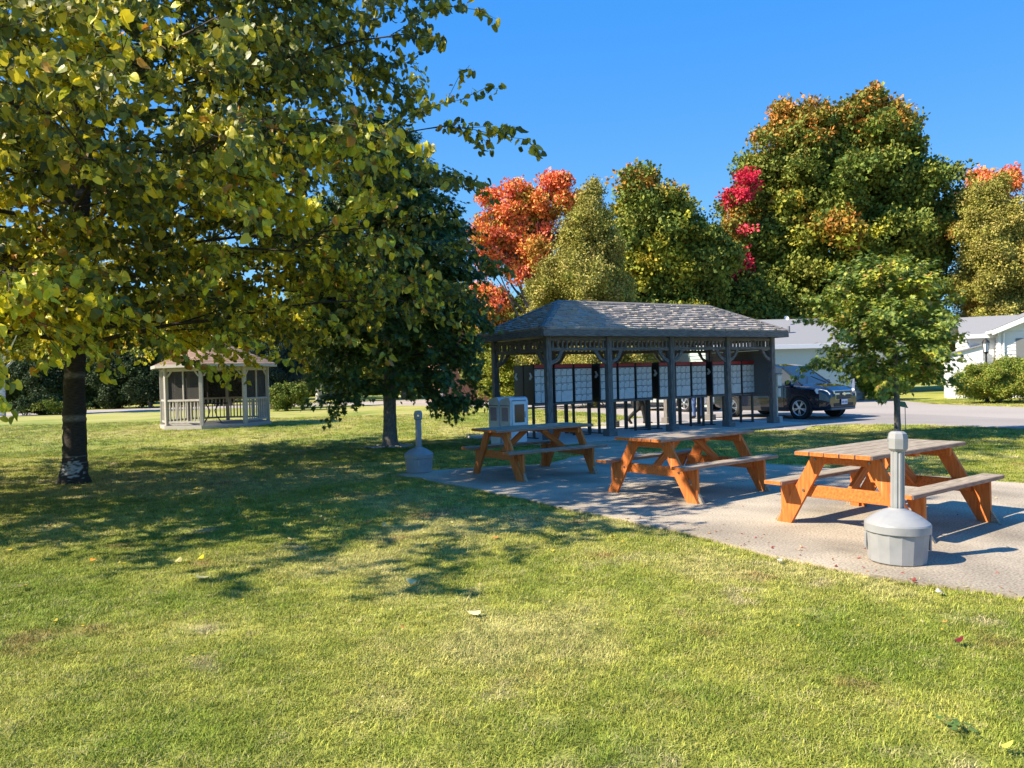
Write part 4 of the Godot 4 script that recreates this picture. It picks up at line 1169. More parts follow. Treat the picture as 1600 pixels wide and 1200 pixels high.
# ---------------------------------------------------------------- mailboxes and newspaper boxes
func build_mailboxes() -> void:
	var xf := Transform3D(Basis(Vector3.UP, 0.55), Vector3(0.82, 0, -17.39))
	var names := ["leftmost", "second from left", "third from left", "rightmost"]
	for k in 4:
		var t := thing("mailbox_unit", "%s black community mailbox unit with white doors and red header under the shelter" % names[k], "mailbox", xf * Vector3(0.0 + 1.935 * k + 0.02, 0.05, -0.62), 0.55, "community mailbox units")
		var m := 0.555
		var gap := 0.025
		for j in 3:
			var x0 := j * (m + gap)
			var cab := bx(t, "cabinet", Vector3(x0 + m * 0.5, 1.265, -0.23), Vector3(m, 0.95, 0.42), M.black_metal, 0.01)
			bx(t, "header", Vector3(x0 + m * 0.5, 1.692, -0.006), Vector3(m - 0.03, 0.085, 0.02), M.red_panel, 0.004)
			# doors
			var dw := (m - 0.05) / 3.0
			var cells := []
			var rows := 5 if j == 2 else 3
			var top := 1.63
			var rh := 0.158 if j == 2 else 0.172
			for r in rows:
				for c in 3: cells.append([x0 + 0.025 + dw * c, top - rh * (r + 1), dw, rh])
			if j != 2:
				var yb := 0.835
				cells.append([x0 + 0.025, yb, dw, top - rh * 3 - yb])
				cells.append([x0 + 0.025 + dw, yb, dw * 2, top - rh * 3 - yb])
			for c in cells:
				var door := bx(t, "mail_door", Vector3(c[0] + c[2] * 0.5, c[1] + c[3] * 0.5, -0.012), Vector3(c[2] - 0.012, c[3] - 0.012, 0.022), M.door_white, 0.003)
				bx(door, "number_label", Vector3(-c[2] * 0.5 + 0.04, c[3] * 0.5 - 0.03, 0.012), Vector3(0.035, 0.018, 0.004), M.shutter, 0.0)
				bx(door, "lock", Vector3(c[2] * 0.5 - 0.03, -c[3] * 0.5 + 0.035, 0.013), Vector3(0.016, 0.016, 0.01), M.lock, 0.003)
			for s in [0.04, m - 0.04]:
				if j == 1: continue
				bx(t, "leg", Vector3(x0 + s, 0.40, -0.12), Vector3(0.055, 0.78, 0.055), M.black_metal, 0.004)
			bx(t, "bottom_lip", Vector3(x0 + m * 0.5, 0.795, -0.05), Vector3(m, 0.05, 0.12), M.timber_0, 0.006)
		var w := 3 * m + 2 * gap
		# the cabinets on the far side stand back to back with these
		var rear := bx(t, "rear_cabinet", Vector3(w * 0.5, 1.265, -0.68), Vector3(w, 0.95, 0.42), M.black_metal, 0.01)
		for s in [0.25, w - 0.25]: bx(t, "leg", Vector3(s, 0.40, -0.8), Vector3(0.09, 0.78, 0.06), M.black_metal, 0.004)
		for z in [0.09, w - 0.09]:
			bx(t, "base_rail", Vector3(z, 0.012, -0.45), Vector3(0.08, 0.024, 0.8), M.black_metal, 0.003)
		# pale chevron marks on the end panels
		for s in [-1.0, 1.0]:
			for z in [[-0.13, 1.0], [-0.78, -1.0]]:
				var ch := Geo.new()
				var poly := PackedVector2Array([Vector2(0.07, 0), Vector2(0.0, 0.1), Vector2(-0.06, 0.1), Vector2(-0.015, 0.02), Vector2(-0.06, -0.02), Vector2(-0.06, -0.07), Vector2(0.0, -0.07)])
				ch.prism(poly, 0.008)
				var bs := Basis(Vector3(0, 0, z[1]), Vector3.UP, Vector3(-z[1], 0, 0))
				gpart(t, "chevron", ch, M.white_mark, Transform3D(bs, Vector3(-0.005 if s < 0 else w + 0.005, 1.45, z[0])))
	# two newspaper boxes beside the left front post
	for k in 2:
		var at := xf * Vector3(-0.92 - 0.02 * k, 0, -0.02 - 0.47 * k)
		var t := thing("newspaper_box", "white newspaper box with a framed window nearest the shelter post" if k == 0 else "white newspaper box standing behind the one with the framed window", "newspaper box", at, 0.55 + 0.03 * k, "newspaper boxes")
		var g := Geo.new()
		# side outline (depth z to the front, y up), pulled along x
		var side := PackedVector2Array([Vector2(-0.21, 0.36), Vector2(0.21, 0.36), Vector2(0.22, 0.98), Vector2(0.19, 1.05), Vector2(0.12, 1.075), Vector2(-0.14, 1.03), Vector2(-0.2, 1.0)])
		g.prism(side, 0.46, Transform3D(Basis(Vector3.FORWARD, Vector3.UP, Vector3.RIGHT), Vector3.ZERO))
		gpart(t, "body", g, M.box_white, Transform3D(Basis(Vector3.UP, PI), Vector3.ZERO))
		bx(t, "pedestal", Vector3(0, 0.19, 0), Vector3(0.42, 0.38, 0.38), M.box_white, 0.015)
		for s in [-1.0, 1.0]:
			bx(t, "side_card", Vector3(s * 0.233, 0.7, 0), Vector3(0.008, 0.3, 0.26), M.print_panel, 0.002)
			bx(t, "side_rib", Vector3(s * 0.233, 0.89, 0), Vector3(0.012, 0.018, 0.38), M.shutter, 0.002)
		var door := bx(t, "door_frame", Vector3(0, 0.72, 0.222), Vector3(0.36, 0.52, 0.02), M.white_mark, 0.008)
		bx(door, "window", Vector3(0, 0, 0.012), Vector3(0.25, 0.39, 0.008), M.window_dark, 0.002)
		bx(door, "handle", Vector3(0.15, -0.02, 0.022), Vector3(0.02, 0.14, 0.03), M.box_white, 0.006)
		bx(t, "coin_strip", Vector3(0, 1.0, 0.222), Vector3(0.36, 0.02, 0.012), M.shutter, 0.003)

# ---------------------------------------------------------------- gazebo
func build_gazebo() -> void:
	var s := 1.44
	var R := s * 1.3066
	var ap := s * 1.2071
	var t := thing("gazebo", "octagonal screened gazebo with pinkish shingle roof and white railings on the lawn", "gazebo", Vector3(-11.03, 0, -28.6), 0.52)
	var P := func(k: int, rad: float, y: float) -> Vector3:
		var a := TAU * (k + 0.5) / 8.0
		return Vector3(sin(a) * rad, y, cos(a) * rad)
	# face k lies between corner k-1 and corner k; face 0 looks along +z and is the open doorway
	var g := Geo.new()
	var oct := PackedVector2Array()
	for k in 8:
		var p: Vector3 = P.call(k, R + 0.1, 0)
		oct.append(Vector2(p.x, p.z))
	g.prism(oct, 0.14, Transform3D(Basis(Vector3.RIGHT, Vector3.BACK, Vector3.DOWN), Vector3(0, 0.07, 0)))
	gpart(t, "deck", g, M.gazebo_wood)
	for k in 8:
		var a: Vector3 = P.call(k, R, 0.14)
		bx(t, "post", Vector3(a.x, 1.16, a.z), Vector3(0.12, 2.04, 0.12), M.gazebo_wood, 0.008, Basis(Vector3.UP, TAU * (k + 0.5) / 8.0))
	for k in 8:
		var a: Vector3 = P.call(k - 1, R, 0)
		var b: Vector3 = P.call(k, R, 0)
		var dir := (b - a).normalized()
		var nn := Vector3.UP.cross(dir) * -1.0
		a += dir * 0.07
		b -= dir * 0.07
		bar(t, "header", a + Vector3.UP * 2.1, b + Vector3.UP * 2.1, 0.12, 0.05, M.gazebo_wood)
		for e in 2:
			var f := a if e == 0 else b
			var d2 := dir if e == 0 else -dir
			bar(t, "corner_bracket", f + Vector3.UP * 1.86 + d2 * 0.01, f + Vector3.UP * 2.05 + d2 * 0.17, 0.06, 0.04, M.gazebo_wood, Vector3.UP)
		if k == 0: continue
		bar(t, "hand_rail", a + Vector3.UP * 1.02, b + Vector3.UP * 1.02, 0.07, 0.08, M.gazebo_wood)
		bar(t, "foot_rail", a + Vector3.UP * 0.26, b + Vector3.UP * 0.26, 0.07, 0.06, M.gazebo_wood)
		var mid := (a + b) * 0.5
		bar(t, "mullion", mid + Vector3.UP * 1.055, mid + Vector3.UP * 2.04, 0.05, 0.05, M.gazebo_wood, dir)
		for i in 9:
			var p := a.lerp(b, (i + 0.5) / 9.0)
			bar(t, "baluster", p + Vector3.UP * 0.295, p + Vector3.UP * 0.985, 0.04, 0.035, M.gazebo_wood, dir, 0.003)
		var out := Vector3(mid.x, 0, mid.z).normalized() * -0.035
		for h in 2:
			var q := Geo.new()
			var u := a.lerp(mid, 0.0 if h == 0 else 1.0) + out
			var w := (mid if h == 0 else b) + out
			q.quad(u + Vector3.UP * 1.05, w + Vector3.UP * 1.05, w + Vector3.UP * 2.05, u + Vector3.UP * 2.05)
			gpart(t, "insect_screen", q, M.screen)
	var sh := [[0.45, Color(0.27, 0.175, 0.12)], [0.35, Color(0.31, 0.205, 0.145)], [0.12, Color(0.22, 0.14, 0.1)], [0.08, Color(0.35, 0.25, 0.185)]]
	var Re := R + 0.36
	var he := 2.27
	var hr := 3.25
	for k in 8:
		var a: Vector3 = P.call(k - 1, Re, he)
		var b: Vector3 = P.call(k, Re, he)
		bar(t, "fascia", a + Vector3.DOWN * 0.05, b + Vector3.DOWN * 0.05, 0.11, 0.03, M.gazebo_wood)
		var mid := (a + b) * 0.5
		var up := Vector3(0, hr, 0) - mid
		var w := a.distance_to(b)
		var S := up.length()
		shingle_face(t, a, (b - a).normalized(), up.normalized(), w, w * 0.5 / S, w * 0.5 / S, S, 15, 0.12, 0.28, 0.012, sh, 320 + k)
		var rg := Geo.new()
		rg.tri(a + Vector3.DOWN * 0.012, b + Vector3.DOWN * 0.012, Vector3(0, hr - 0.012, 0))
		gpart(t, "roof_deck", rg, M.deck_wood)
	g = Geo.new()
	g.lathe([Vector2(0.12, 0), Vector2(0.16, 0.05), Vector2(0.09, 0.12), Vector2(0.07, 0.2), Vector2(0.1, 0.26), Vector2(0.0, 0.36)], 8, Transform3D(Basis(), Vector3(0, hr - 0.05, 0)))
	gpart(t, "finial", g, M.gazebo_wood)
	# dark metal table inside
	var tb := thing("patio_table", "dark round metal table inside the gazebo", "table", Vector3(-11.15, 0.14, -28.6))
	g = Geo.new()
	g.lathe([Vector2(0.0, 0.7), Vector2(0.55, 0.7), Vector2(0.56, 0.715), Vector2(0.55, 0.73), Vector2(0.0, 0.73)], 24)
	gpart(tb, "table_top", g, M.trim_black)
	for k in 4:
		var a := TAU * k / 4.0 + 0.4
		var d := Vector3(cos(a), 0, sin(a))
		g = Geo.new()
		g.tube([d * 0.42 + Vector3.UP * 0.012, d * 0.2 + Vector3.UP * 0.25, d * 0.12 + Vector3.UP * 0.45, d * 0.32 + Vector3.UP * 0.7], [0.018, 0.018, 0.018, 0.018], 8)
		gpart(tb, "leg", g, M.trim_black)

# ---------------------------------------------------------------- houses
func siding(w: float, h: float, course: float) -> Geo:   # lap siding on the z = 0 plane, x 0..w, y 0..h, facing +z
	var g := Geo.new()
	var y := 0.0
	while y < h - 0.001:
		var y1 := minf(y + course, h)
		g.quad(Vector3(0, y, 0.035), Vector3(w, y, 0.035), Vector3(w, y1, 0.003), Vector3(0, y1, 0.003))
		g.quad(Vector3(0, y, 0.0), Vector3(w, y, 0.0), Vector3(w, y, 0.035), Vector3(0, y, 0.035))
		y = y1
	return g

func window_on(parent: Node, c: Vector3, w: float, h: float, bars: int, shutters: bool, b := Basis()) -> void:
	var f := bx(parent, "window", c + b * Vector3(0, 0, 0.02), Vector3(w, h, 0.07), M.trim_white, 0.01, b)
	var ph := h / bars
	for i in bars:
		for s in 2:
			bx(f, "pane", Vector3((s - 0.5) * w * 0.44, -h * 0.5 + ph * (i + 0.5), 0.034), Vector3(w * 0.4, ph - 0.07, 0.012), M.pane, 0.0)
	if shutters:
		for s in [-1.0, 1.0]:
			bx(parent, "shutter", c + b * Vector3(s * (w * 0.5 + 0.2), 0, 0.02), Vector3(0.36, h, 0.05), M.shutter, 0.01, b)

func gable_house(called: String, label: String, at: Vector3, turn: float, w: float, dp: float, h: float, rise: float, wall: Material, ridge_x: bool, course := 0.16) -> Node3D:
	# origin: front left foot of the house; front wall looks along +z, body runs back to -dp
	var t := thing(called, label, "house", at, turn)
	gpart(t, "wall", siding(w, h, course), wall)
	gpart(t, "wall", siding(dp, h, course), wall, Transform3D(Basis(Vector3.UP, -PI / 2), Vector3(0, 0, -dp)))
	gpart(t, "wall", siding(dp, h, course), wall, Transform3D(Basis(Vector3.UP, PI / 2), Vector3(w, 0, 0)))
	gpart(t, "wall", siding(w, h, course), wall, Transform3D(Basis(Vector3.UP, PI), Vector3(w, 0, -dp)))
	for c in [Vector2(0, 0), Vector2(w, 0), Vector2(0, -dp), Vector2(w, -dp)]:
		bx(t, "corner_board", Vector3(c.x, h * 0.5, c.y), Vector3(0.12, h, 0.12), M.trim_white, 0.01)
	var ov := 0.35
	if ridge_x:
		for s in [0, 1]:
			var z0 := ov if s == 0 else -dp - ov
			var g := Geo.new()
			var a := Vector3(-ov, h - 0.06, z0)
			var b := Vector3(w + ov, h - 0.06, z0)
			var c := Vector3(w + ov, h + rise, -dp * 0.5)
			var d := Vector3(-ov, h + rise, -dp * 0.5)
			var u := Vector3(0, 0.1, 0)
			if s == 0: g.quad(a + u, b + u, c + u, d + u); g.quad(d, c, b, a)
			else: g.quad(b + u, a + u, d + u, c + u); g.quad(a, b, c, d)
			g.quad(a, b, b + u, a + u)
			g.quad(d, a, a + u, d + u); g.quad(b, c, c + u, b + u)
			gpart(t, "roof", g, M.asphalt_roof)
			bar(t, "fascia", Vector3(-ov, h - 0.02, z0 + (0.02 if s == 0 else -0.02)), Vector3(w + ov, h - 0.02, z0 + (0.02 if s == 0 else -0.02)), 0.18, 0.04, M.trim_white)
		for s in [0, 1]:
			var g := Geo.new()
			var x := 0.0 if s == 0 else w
			g.prism(PackedVector2Array([Vector2(0, h), Vector2(-dp, h), Vector2(-dp * 0.5, h + rise)]), 0.06, Transform3D(Basis(Vector3.BACK, Vector3.UP, Vector3.LEFT), Vector3(x, 0, 0)))
			gpart(t, "gable", g, wall)
	else:
		for s in [0, 1]:
			var x0 := -ov if s == 0 else w + ov
			var g := Geo.new()
			var a := Vector3(x0, h - 0.06, ov)
			var b := Vector3(x0, h - 0.06, -dp - ov)
			var c := Vector3(w * 0.5, h + rise, -dp - ov)
			var d := Vector3(w * 0.5, h + rise, ov)
			var u := Vector3(0, 0.1, 0)
			if s == 0: g.quad(b + u, a + u, d + u, c + u); g.quad(a, b, c, d)
			else: g.quad(a + u, b + u, c + u, d + u); g.quad(d, c, b, a)
			gpart(t, "roof", g, M.asphalt_roof)
			bar(t, "rake_board", a + Vector3(0, -0.03, 0.02), d + Vector3(0, -0.03, 0.02), 0.2, 0.05, M.trim_white)
			bar(t, "gutter", a + Vector3(0.0, 0.02, 0), b + Vector3(0.0, 0.02, 0), 0.12, 0.1, M.trim_white)
		for z in [0.0, -dp]:
			var g := Geo.new()
			g.prism(PackedVector2Array([Vector2(0, h), Vector2(w, h), Vector2(w * 0.5, h + rise)]), 0.06, Transform3D(Basis(), Vector3(0, 0, z)))
			gpart(t, "gable", g, wall)
	return t

func build_houses() -> void:
	# mint house behind the shelter and the dark car
	var h := gable_house("mint_house", "low mint-sided house with grey roof behind the shelter and dark car", Vector3(8.4, 0, -32.6), 0.12, 6.4, 6.6, 2.5, 1.3, M.siding_mint, true)
	for p in [[2.9, 3.45], [5.0, 3.5]]:
		bx(h, "roof_vent", Vector3(p[0], p[1] - 0.12, -2.3), Vector3(0.4, 0.12, 0.3), M.shutter, 0.02)
	var g := Geo.new()
	g.tube([Vector3(4.2, 2.9, -1.3), Vector3(4.2, 3.45, -1.3)], [0.06, 0.06], 10)
	gpart(h, "vent_pipe", g, M.shutter)
	g = Geo.new()
	g.lathe([Vector2(0.01, 0), Vector2(0.08, 0.015), Vector2(0.11, 0.045)], 14, Transform3D(Basis(Vector3.RIGHT, 1.1), Vector3(4.7, 3.88, -2.5)))
	gpart(h, "satellite_dish", g, M.trim_white)
	# paler house further back, seen through the shelter
	h = gable_house("grey_house", "pale grey house with a dark window seen through the shelter's second bay", Vector3(5.4, 0, -44.0), 0.1, 7.0, 6.0, 2.8, 1.0, M.siding_white, true)
	window_on(h, Vector3(2.2, 1.9, 0), 0.9, 1.3, 2, false)
	# white bungalow at the right edge
	h = gable_house("white_bungalow", "white bungalow with shuttered window and grey roof at the right edge", Vector3(21.5, 0, -33.9), -0.42, 7.5, 9.0, 2.95, 1.7, M.siding_white, false)
	window_on(h, Vector3(1.45, 1.85, 0), 0.95, 1.5, 3, true)
	g = Geo.new()
	g.tube([Vector3(0.14, 2.85, 0.16), Vector3(0.14, 2.5, 0.08), Vector3(0.14, 0.1, 0.08)], [0.045, 0.045, 0.045], 8)
	gpart(h, "downspout", g, M.trim_white)
	# entry wing on its left with a lower roof
	h = gable_house("entry_wing", "white side wing with narrow door light joined to the bungalow's left corner", Vector3(20.95, 0, -35.25), -0.42, 1.9, 4.5, 2.8, 0.9, M.siding_white, true)
	bx(h, "door_light", Vector3(1.12, 1.45, 0.03), Vector3(0.3, 1.5, 0.04), M.shutter, 0.01)
	# lean-to shed
	var s := thing("lean_to_shed", "small white lean-to shed with sloping roof left of the bungalow", "shed", Vector3(19.85, 0, -34.9), -0.42)
	g = Geo.new()
	g.prism(PackedVector2Array([Vector2(-0.1, 0), Vector2(1.3, 0), Vector2(1.3, 2.32), Vector2(-0.1, 1.95)]), 1.6, Transform3D(Basis(), Vector3(0, 0, -0.8)))
	gpart(s, "wall", g, M.siding_white)
	bar(s, "roof", Vector3(-0.25, 1.95, -0.8), Vector3(1.34, 2.37, -0.8), 0.06, 1.8, M.asphalt_roof)
	bx(s, "door", Vector3(1.05, 0.85, 0.02), Vector3(0.6, 1.6, 0.04), M.trim_white, 0.01)
	# shaded grey house between the mint house and the shed
	h = gable_house("far_house", "pale sided house set back behind the young maple", Vector3(16.4, 0, -42.5), 0.35, 7.0, 6.0, 2.7, 1.0, M.siding_white, true)
	window_on(h, Vector3(3.0, 1.5, 0), 1.0, 1.1, 2, false)
	# brick house far behind the newspaper boxes
	h = gable_house("brick_house", "pinkish brick house far behind the newspaper boxes", Vector3(-4.6, 0, -50.5), 0.25, 6.0, 6.0, 4.6, 1.4, M.brick, false, 0.3)
	window_on(h, Vector3(3.6, 2.6, 0), 1.0, 1.4, 2, false)

# ---------------------------------------------------------------- picnic tables
func make_table(label: String, at: Vector3, turn: float) -> void:
	var t := thing("picnic_table", label, "picnic table", at, turn, "picnic tables on the patio")
	var L := 1.75
	var wood := func(k: int) -> Material: return M["orange_wood_%d" % (k % 3)]
	var y0 := 0.028
	var bw := 0.141
	for k in 5:
		var z := (k - 2) * (bw + 0.007)
		var b := bx(t, "table_board", Vector3(rng.randf_range(-0.008, 0.008), 0.729, z), Vector3(L, 0.038, bw), M["grey_wood_%d" % (k % 4)], 0.005)
		for s in [-1.0, 1.0]: bx(b, "stained_end", Vector3(s * (L * 0.5 + 0.001), 0, 0), Vector3(0.006, 0.034, bw - 0.008), wood.call(k), 0.0)
	for s in [-1.0, 1.0]:
		bx(t, "stained_edge", Vector3(0, 0.727, s * (0.3695)), Vector3(L - 0.01, 0.03, 0.006), M.faded_edge, 0.0)
		var sb := bx(t, "seat_board", Vector3(0, 0.431, s * 0.612), Vector3(L, 0.038, 0.185), M["grey_wood_%d" % (2 + int(s))], 0.005)
		for e in [-1.0, 1.0]: bx(sb, "stained_end", Vector3(e * (L * 0.5 + 0.001), 0, 0), Vector3(0.006, 0.034, 0.177), wood.call(0), 0.0)
		for e in [-1.0, 1.0]: bx(sb, "stained_edge", Vector3(0, -0.001, e * 0.0945), Vector3(L - 0.01, 0.032, 0.006), M.faded_edge, 0.0)
	for e in [-1.0, 1.0]:
		var x: float = e * 0.66
		# slanted legs, cross beam, top cleat
		for s in [-1.0, 1.0]:
			var foot := Vector3(x, 0, s * 0.635)
			var head := Vector3(x, 0.709, s * 0.235)
			var g := Geo.new()
			var hw := 0.078
			g.prism(PackedVector2Array([Vector2(foot.z - hw, y0), Vector2(foot.z + hw, y0), Vector2(head.z + hw, 0.709), Vector2(head.z - hw, 0.709)]), 0.038, Transform3D(Basis(Vector3.BACK, Vector3.UP, Vector3.LEFT), Vector3(x, 0, 0)))
			gpart(t, "leg", g, M["orange_leg_%d" % ((int(e + s) + 2) % 3)])
			# tapering bracket board under the seat, outside the leg
			g = Geo.new()
			g.prism(PackedVector2Array([Vector2(s * 0.685, 0.4105), Vector2(s * 0.525, 0.4105), Vector2(s * 0.545, 0.34), Vector2(s * 0.6, 0.25), Vector2(s * 0.6, y0), Vector2(s * 0.685, y0)]), 0.036, Transform3D(Basis(Vector3.BACK, Vector3.UP, Vector3.LEFT), Vector3(x - e * 0.039, 0, 0)))
			gpart(t, "seat_bracket", g, M["orange_leg_%d" % (int(e) + 1)])
			g = Geo.new()
			g.prism(PackedVector2Array([Vector2(s * 0.69, y0), Vector2(s * 0.76, y0), Vector2(s * 0.69, 0.14)]), 0.034, Transform3D(Basis(Vector3.BACK, Vector3.UP, Vector3.LEFT), Vector3(x - e * 0.039, 0, 0)))
			gpart(t, "foot_wedge", g, M.grey_wood_0)
			for by in [[0.36, 0.02], [0.66, -0.02]]:
				var q := Geo.new()
				q.tube([Vector3(x + e * 0.019, by[0], foot.z + (head.z - foot.z) * by[0] / 0.709 + by[1]), Vector3(x + e * 0.028, by[0], foot.z + (head.z - foot.z) * by[0] / 0.709 + by[1])], [0.012, 0.012], 8)
				gpart(t, "bolt", q, M.lock)
		bx(t, "cross_beam", Vector3(x - e * 0.039, 0.352, 0), Vector3(0.038, 0.115, 1.02), wood.call(0), 0.004)
		bx(t, "top_cleat", Vector3(x - e * 0.039, 0.664, 0), Vector3(0.038, 0.088, 0.68), wood.call(2), 0.004)
		# diagonal brace from the cross beam up to the middle of the top
		bar(t, "brace", Vector3(x - e * 0.062, 0.36, 0), Vector3(e * 0.13, 0.705, 0), 0.085, 0.038, wood.call(1))
	bx(t, "middle_cleat", Vector3(0, 0.69, 0), Vector3(0.085, 0.038, 0.66), wood.call(1), 0.004)

func build_tables() -> void:
	make_table("orange-legged picnic table beside the newspaper boxes, farthest of the three", Vector3(0.302, 0, -11.8), 0.556)
	make_table("orange-legged picnic table in the middle of the patio, under dappled shade", Vector3(2.147, 0, -9.568), 0.645)
	make_table("bright orange picnic table with weathered top standing in full sun", Vector3(3.519, 0, -7.343), 0.633)

# ---------------------------------------------------------------- smokers' receptacles
func make_receptacle(label: String, at: Vector3, turn: float, lean: float) -> void:
	var t := thing("ash_receptacle", label, "ashtray", at, turn, "ash receptacles")
	t.basis = Basis(Vector3.BACK, lean) * Basis(Vector3.UP, turn)
	var g := Geo.new()
	g.lathe([Vector2(0.0, 0.0), Vector2(0.196, 0.0), Vector2(0.204, 0.008), Vector2(0.22, 0.215), Vector2(0.2205, 0.24), Vector2(0.0, 0.24)], 16, Transform3D(), false)
	gpart(t, "base_bucket", g, M.grey_plastic)
	for k in 2:
		bx(t, "latch", Vector3(0, 0.15, 0.222 * (1 if k == 0 else -1)), Vector3(0.05, 0.12, 0.014), M.grey_plastic, 0.004)
	g = Geo.new()
	g.lathe([Vector2(0.226, 0.225), Vector2(0.232, 0.23), Vector2(0.232, 0.285), Vector2(0.226, 0.297), Vector2(0.205, 0.315), Vector2(0.165, 0.345), Vector2(0.115, 0.373), Vector2(0.07, 0.392), Vector2(0.056, 0.405)], 48)
	g.lathe([Vector2(0.226, 0.225), Vector2(0.2, 0.24)], 48)
	gpart(t, "domed_lid", g, M.grey_plastic)
	g = Geo.new()
	# fluted neck
	var fl := PackedVector2Array()
	for k in 32:
		var a := TAU * k / 32
		var rad := 0.049 if k % 4 != 0 else 0.042
		fl.append(Vector2(cos(a), sin(a)) * rad)
	g.prism(fl, 0.45, Transform3D(Basis(Vector3.RIGHT, Vector3.BACK, Vector3.DOWN), Vector3(0, 0.62, 0)))
	gpart(t, "neck", g, M.grey_plastic)
	# head: an eight-sided drum with a hole on two sides
	var hd := CSGCombiner3D.new()
	hd.name = "head"
	t.add_child(hd)
	var hg := Geo.new()
	hg.lathe([Vector2(0.0, 0.83), Vector2(0.05, 0.83), Vector2(0.071, 0.853), Vector2(0.073, 0.93), Vector2(0.064, 0.968), Vector2(0.045, 0.982), Vector2(0.0, 0.984)], 8, Transform3D(), false, 0.39)
	var cm := CSGMesh3D.new()
	cm.mesh = hg.mesh()
	cm.material = M.grey_plastic
	hd.add_child(cm)
	var hole := CSGCylinder3D.new()
	hole.radius = 0.017
	hole.height = 0.3
	hole.sides = 16
	hole.operation = CSGShape3D.OPERATION_SUBTRACTION
	hole.rotation = Vector3(PI / 2, 0, 0)
	hole.position = Vector3(0, 0.9, 0)
	hole.material = M.grey_plastic
	hd.add_child(hole)

func build_receptacles() -> void:
	make_receptacle("light grey plastic ash receptacle in the sun beside the orange table", Vector3(2.89, 0.028, -5.84), 1.25, -0.026)
	make_receptacle("grey plastic ash receptacle in shade at the patio's far left corner", Vector3(-1.53, 0.03, -12.36), 0.12, -0.01)

# ---------------------------------------------------------------- small things by the road
func build_street_things() -> void:
	var t := thing("post_lamp", "black post lamp with white glass lantern behind the feathery bush", "lamp", Vector3(18.95, 0, -30.75))
	var g := Geo.new()
	g.lathe([Vector2(0.09, 0.0), Vector2(0.08, 0.1), Vector2(0.04, 0.16), Vector2(0.035, 1.9), Vector2(0.06, 1.94), Vector2(0.1, 1.99), Vector2(0.0, 2.0)], 12)
	gpart(t, "post", g, M.trim_black)
	g = Geo.new()
	g.lathe([Vector2(0.0, 2.0), Vector2(0.085, 2.0), Vector2(0.12, 2.36), Vector2(0.0, 2.36)], 6, Transform3D(), false)
	gpart(t, "lantern_glass", g, M.door_white)
	for k in 6:
		var a := TAU * k / 6.0
		bar(t, "lantern_bar", Vector3(cos(a) * 0.09, 1.99, -sin(a) * 0.09), Vector3(cos(a) * 0.126, 2.37, -sin(a) * 0.126), 0.018, 0.018, M.trim_black)
	g = Geo.new()
	g.lathe([Vector2(0.15, 2.36), Vector2(0.13, 2.4), Vector2(0.08, 2.48), Vector2(0.02, 2.53), Vector2(0.0, 2.58)], 12)
	gpart(t, "lantern_cap", g, M.trim_black)

	t = thing("stake_sign", "small green tilted sign on a thin metal stake beside the young maple", "sign", Vector3(8.42, 0, -16.62), 0.3)
	g = Geo.new()
	g.tube([Vector3(0.06, -0.05, 0), Vector3(0.06, 0.66, 0)], [0.008, 0.008], 8)
	gpart(t, "stake", g, M.stake)
	g = Geo.new()
	g.prism(PackedVector2Array([Vector2(-0.06, 0.64), Vector2(0.14, 0.6), Vector2(0.06, 0.74), Vector2(-0.08, 0.76)]), 0.01)
	gpart(t, "plate", g, M.green_sign)

	var st := Geo.new()
	var sn := FastNoiseLite.new()
	sn.seed = 5
	sn.frequency = 1.1
	var rows := 9
	var cols := 14
	var P := func(i: int, j: int) -> Vector3:
		var th := PI * i / rows
		var ph := TAU * j / cols
		var d := Vector3(sin(th) * cos(ph), cos(th), sin(th) * sin(ph))
		return d * (1.0 + 0.35 * sn.get_noise_3dv(d * 1.4)) * Vector3(0.55, 0.42, 0.45) + Vector3(0, 0.28, 0)
	for i in rows:
		for j in cols: st.quad(P.call(i, j), P.call(i, j + 1), P.call(i + 1, j + 1), P.call(i + 1, j))
	var b := gpart(self, "boulder", st, M.stone)
	b.position = Vector3(15.9, 0, -36.0)
	tag(b, "pale boulder at the road edge beyond the dark car's front", "boulder")

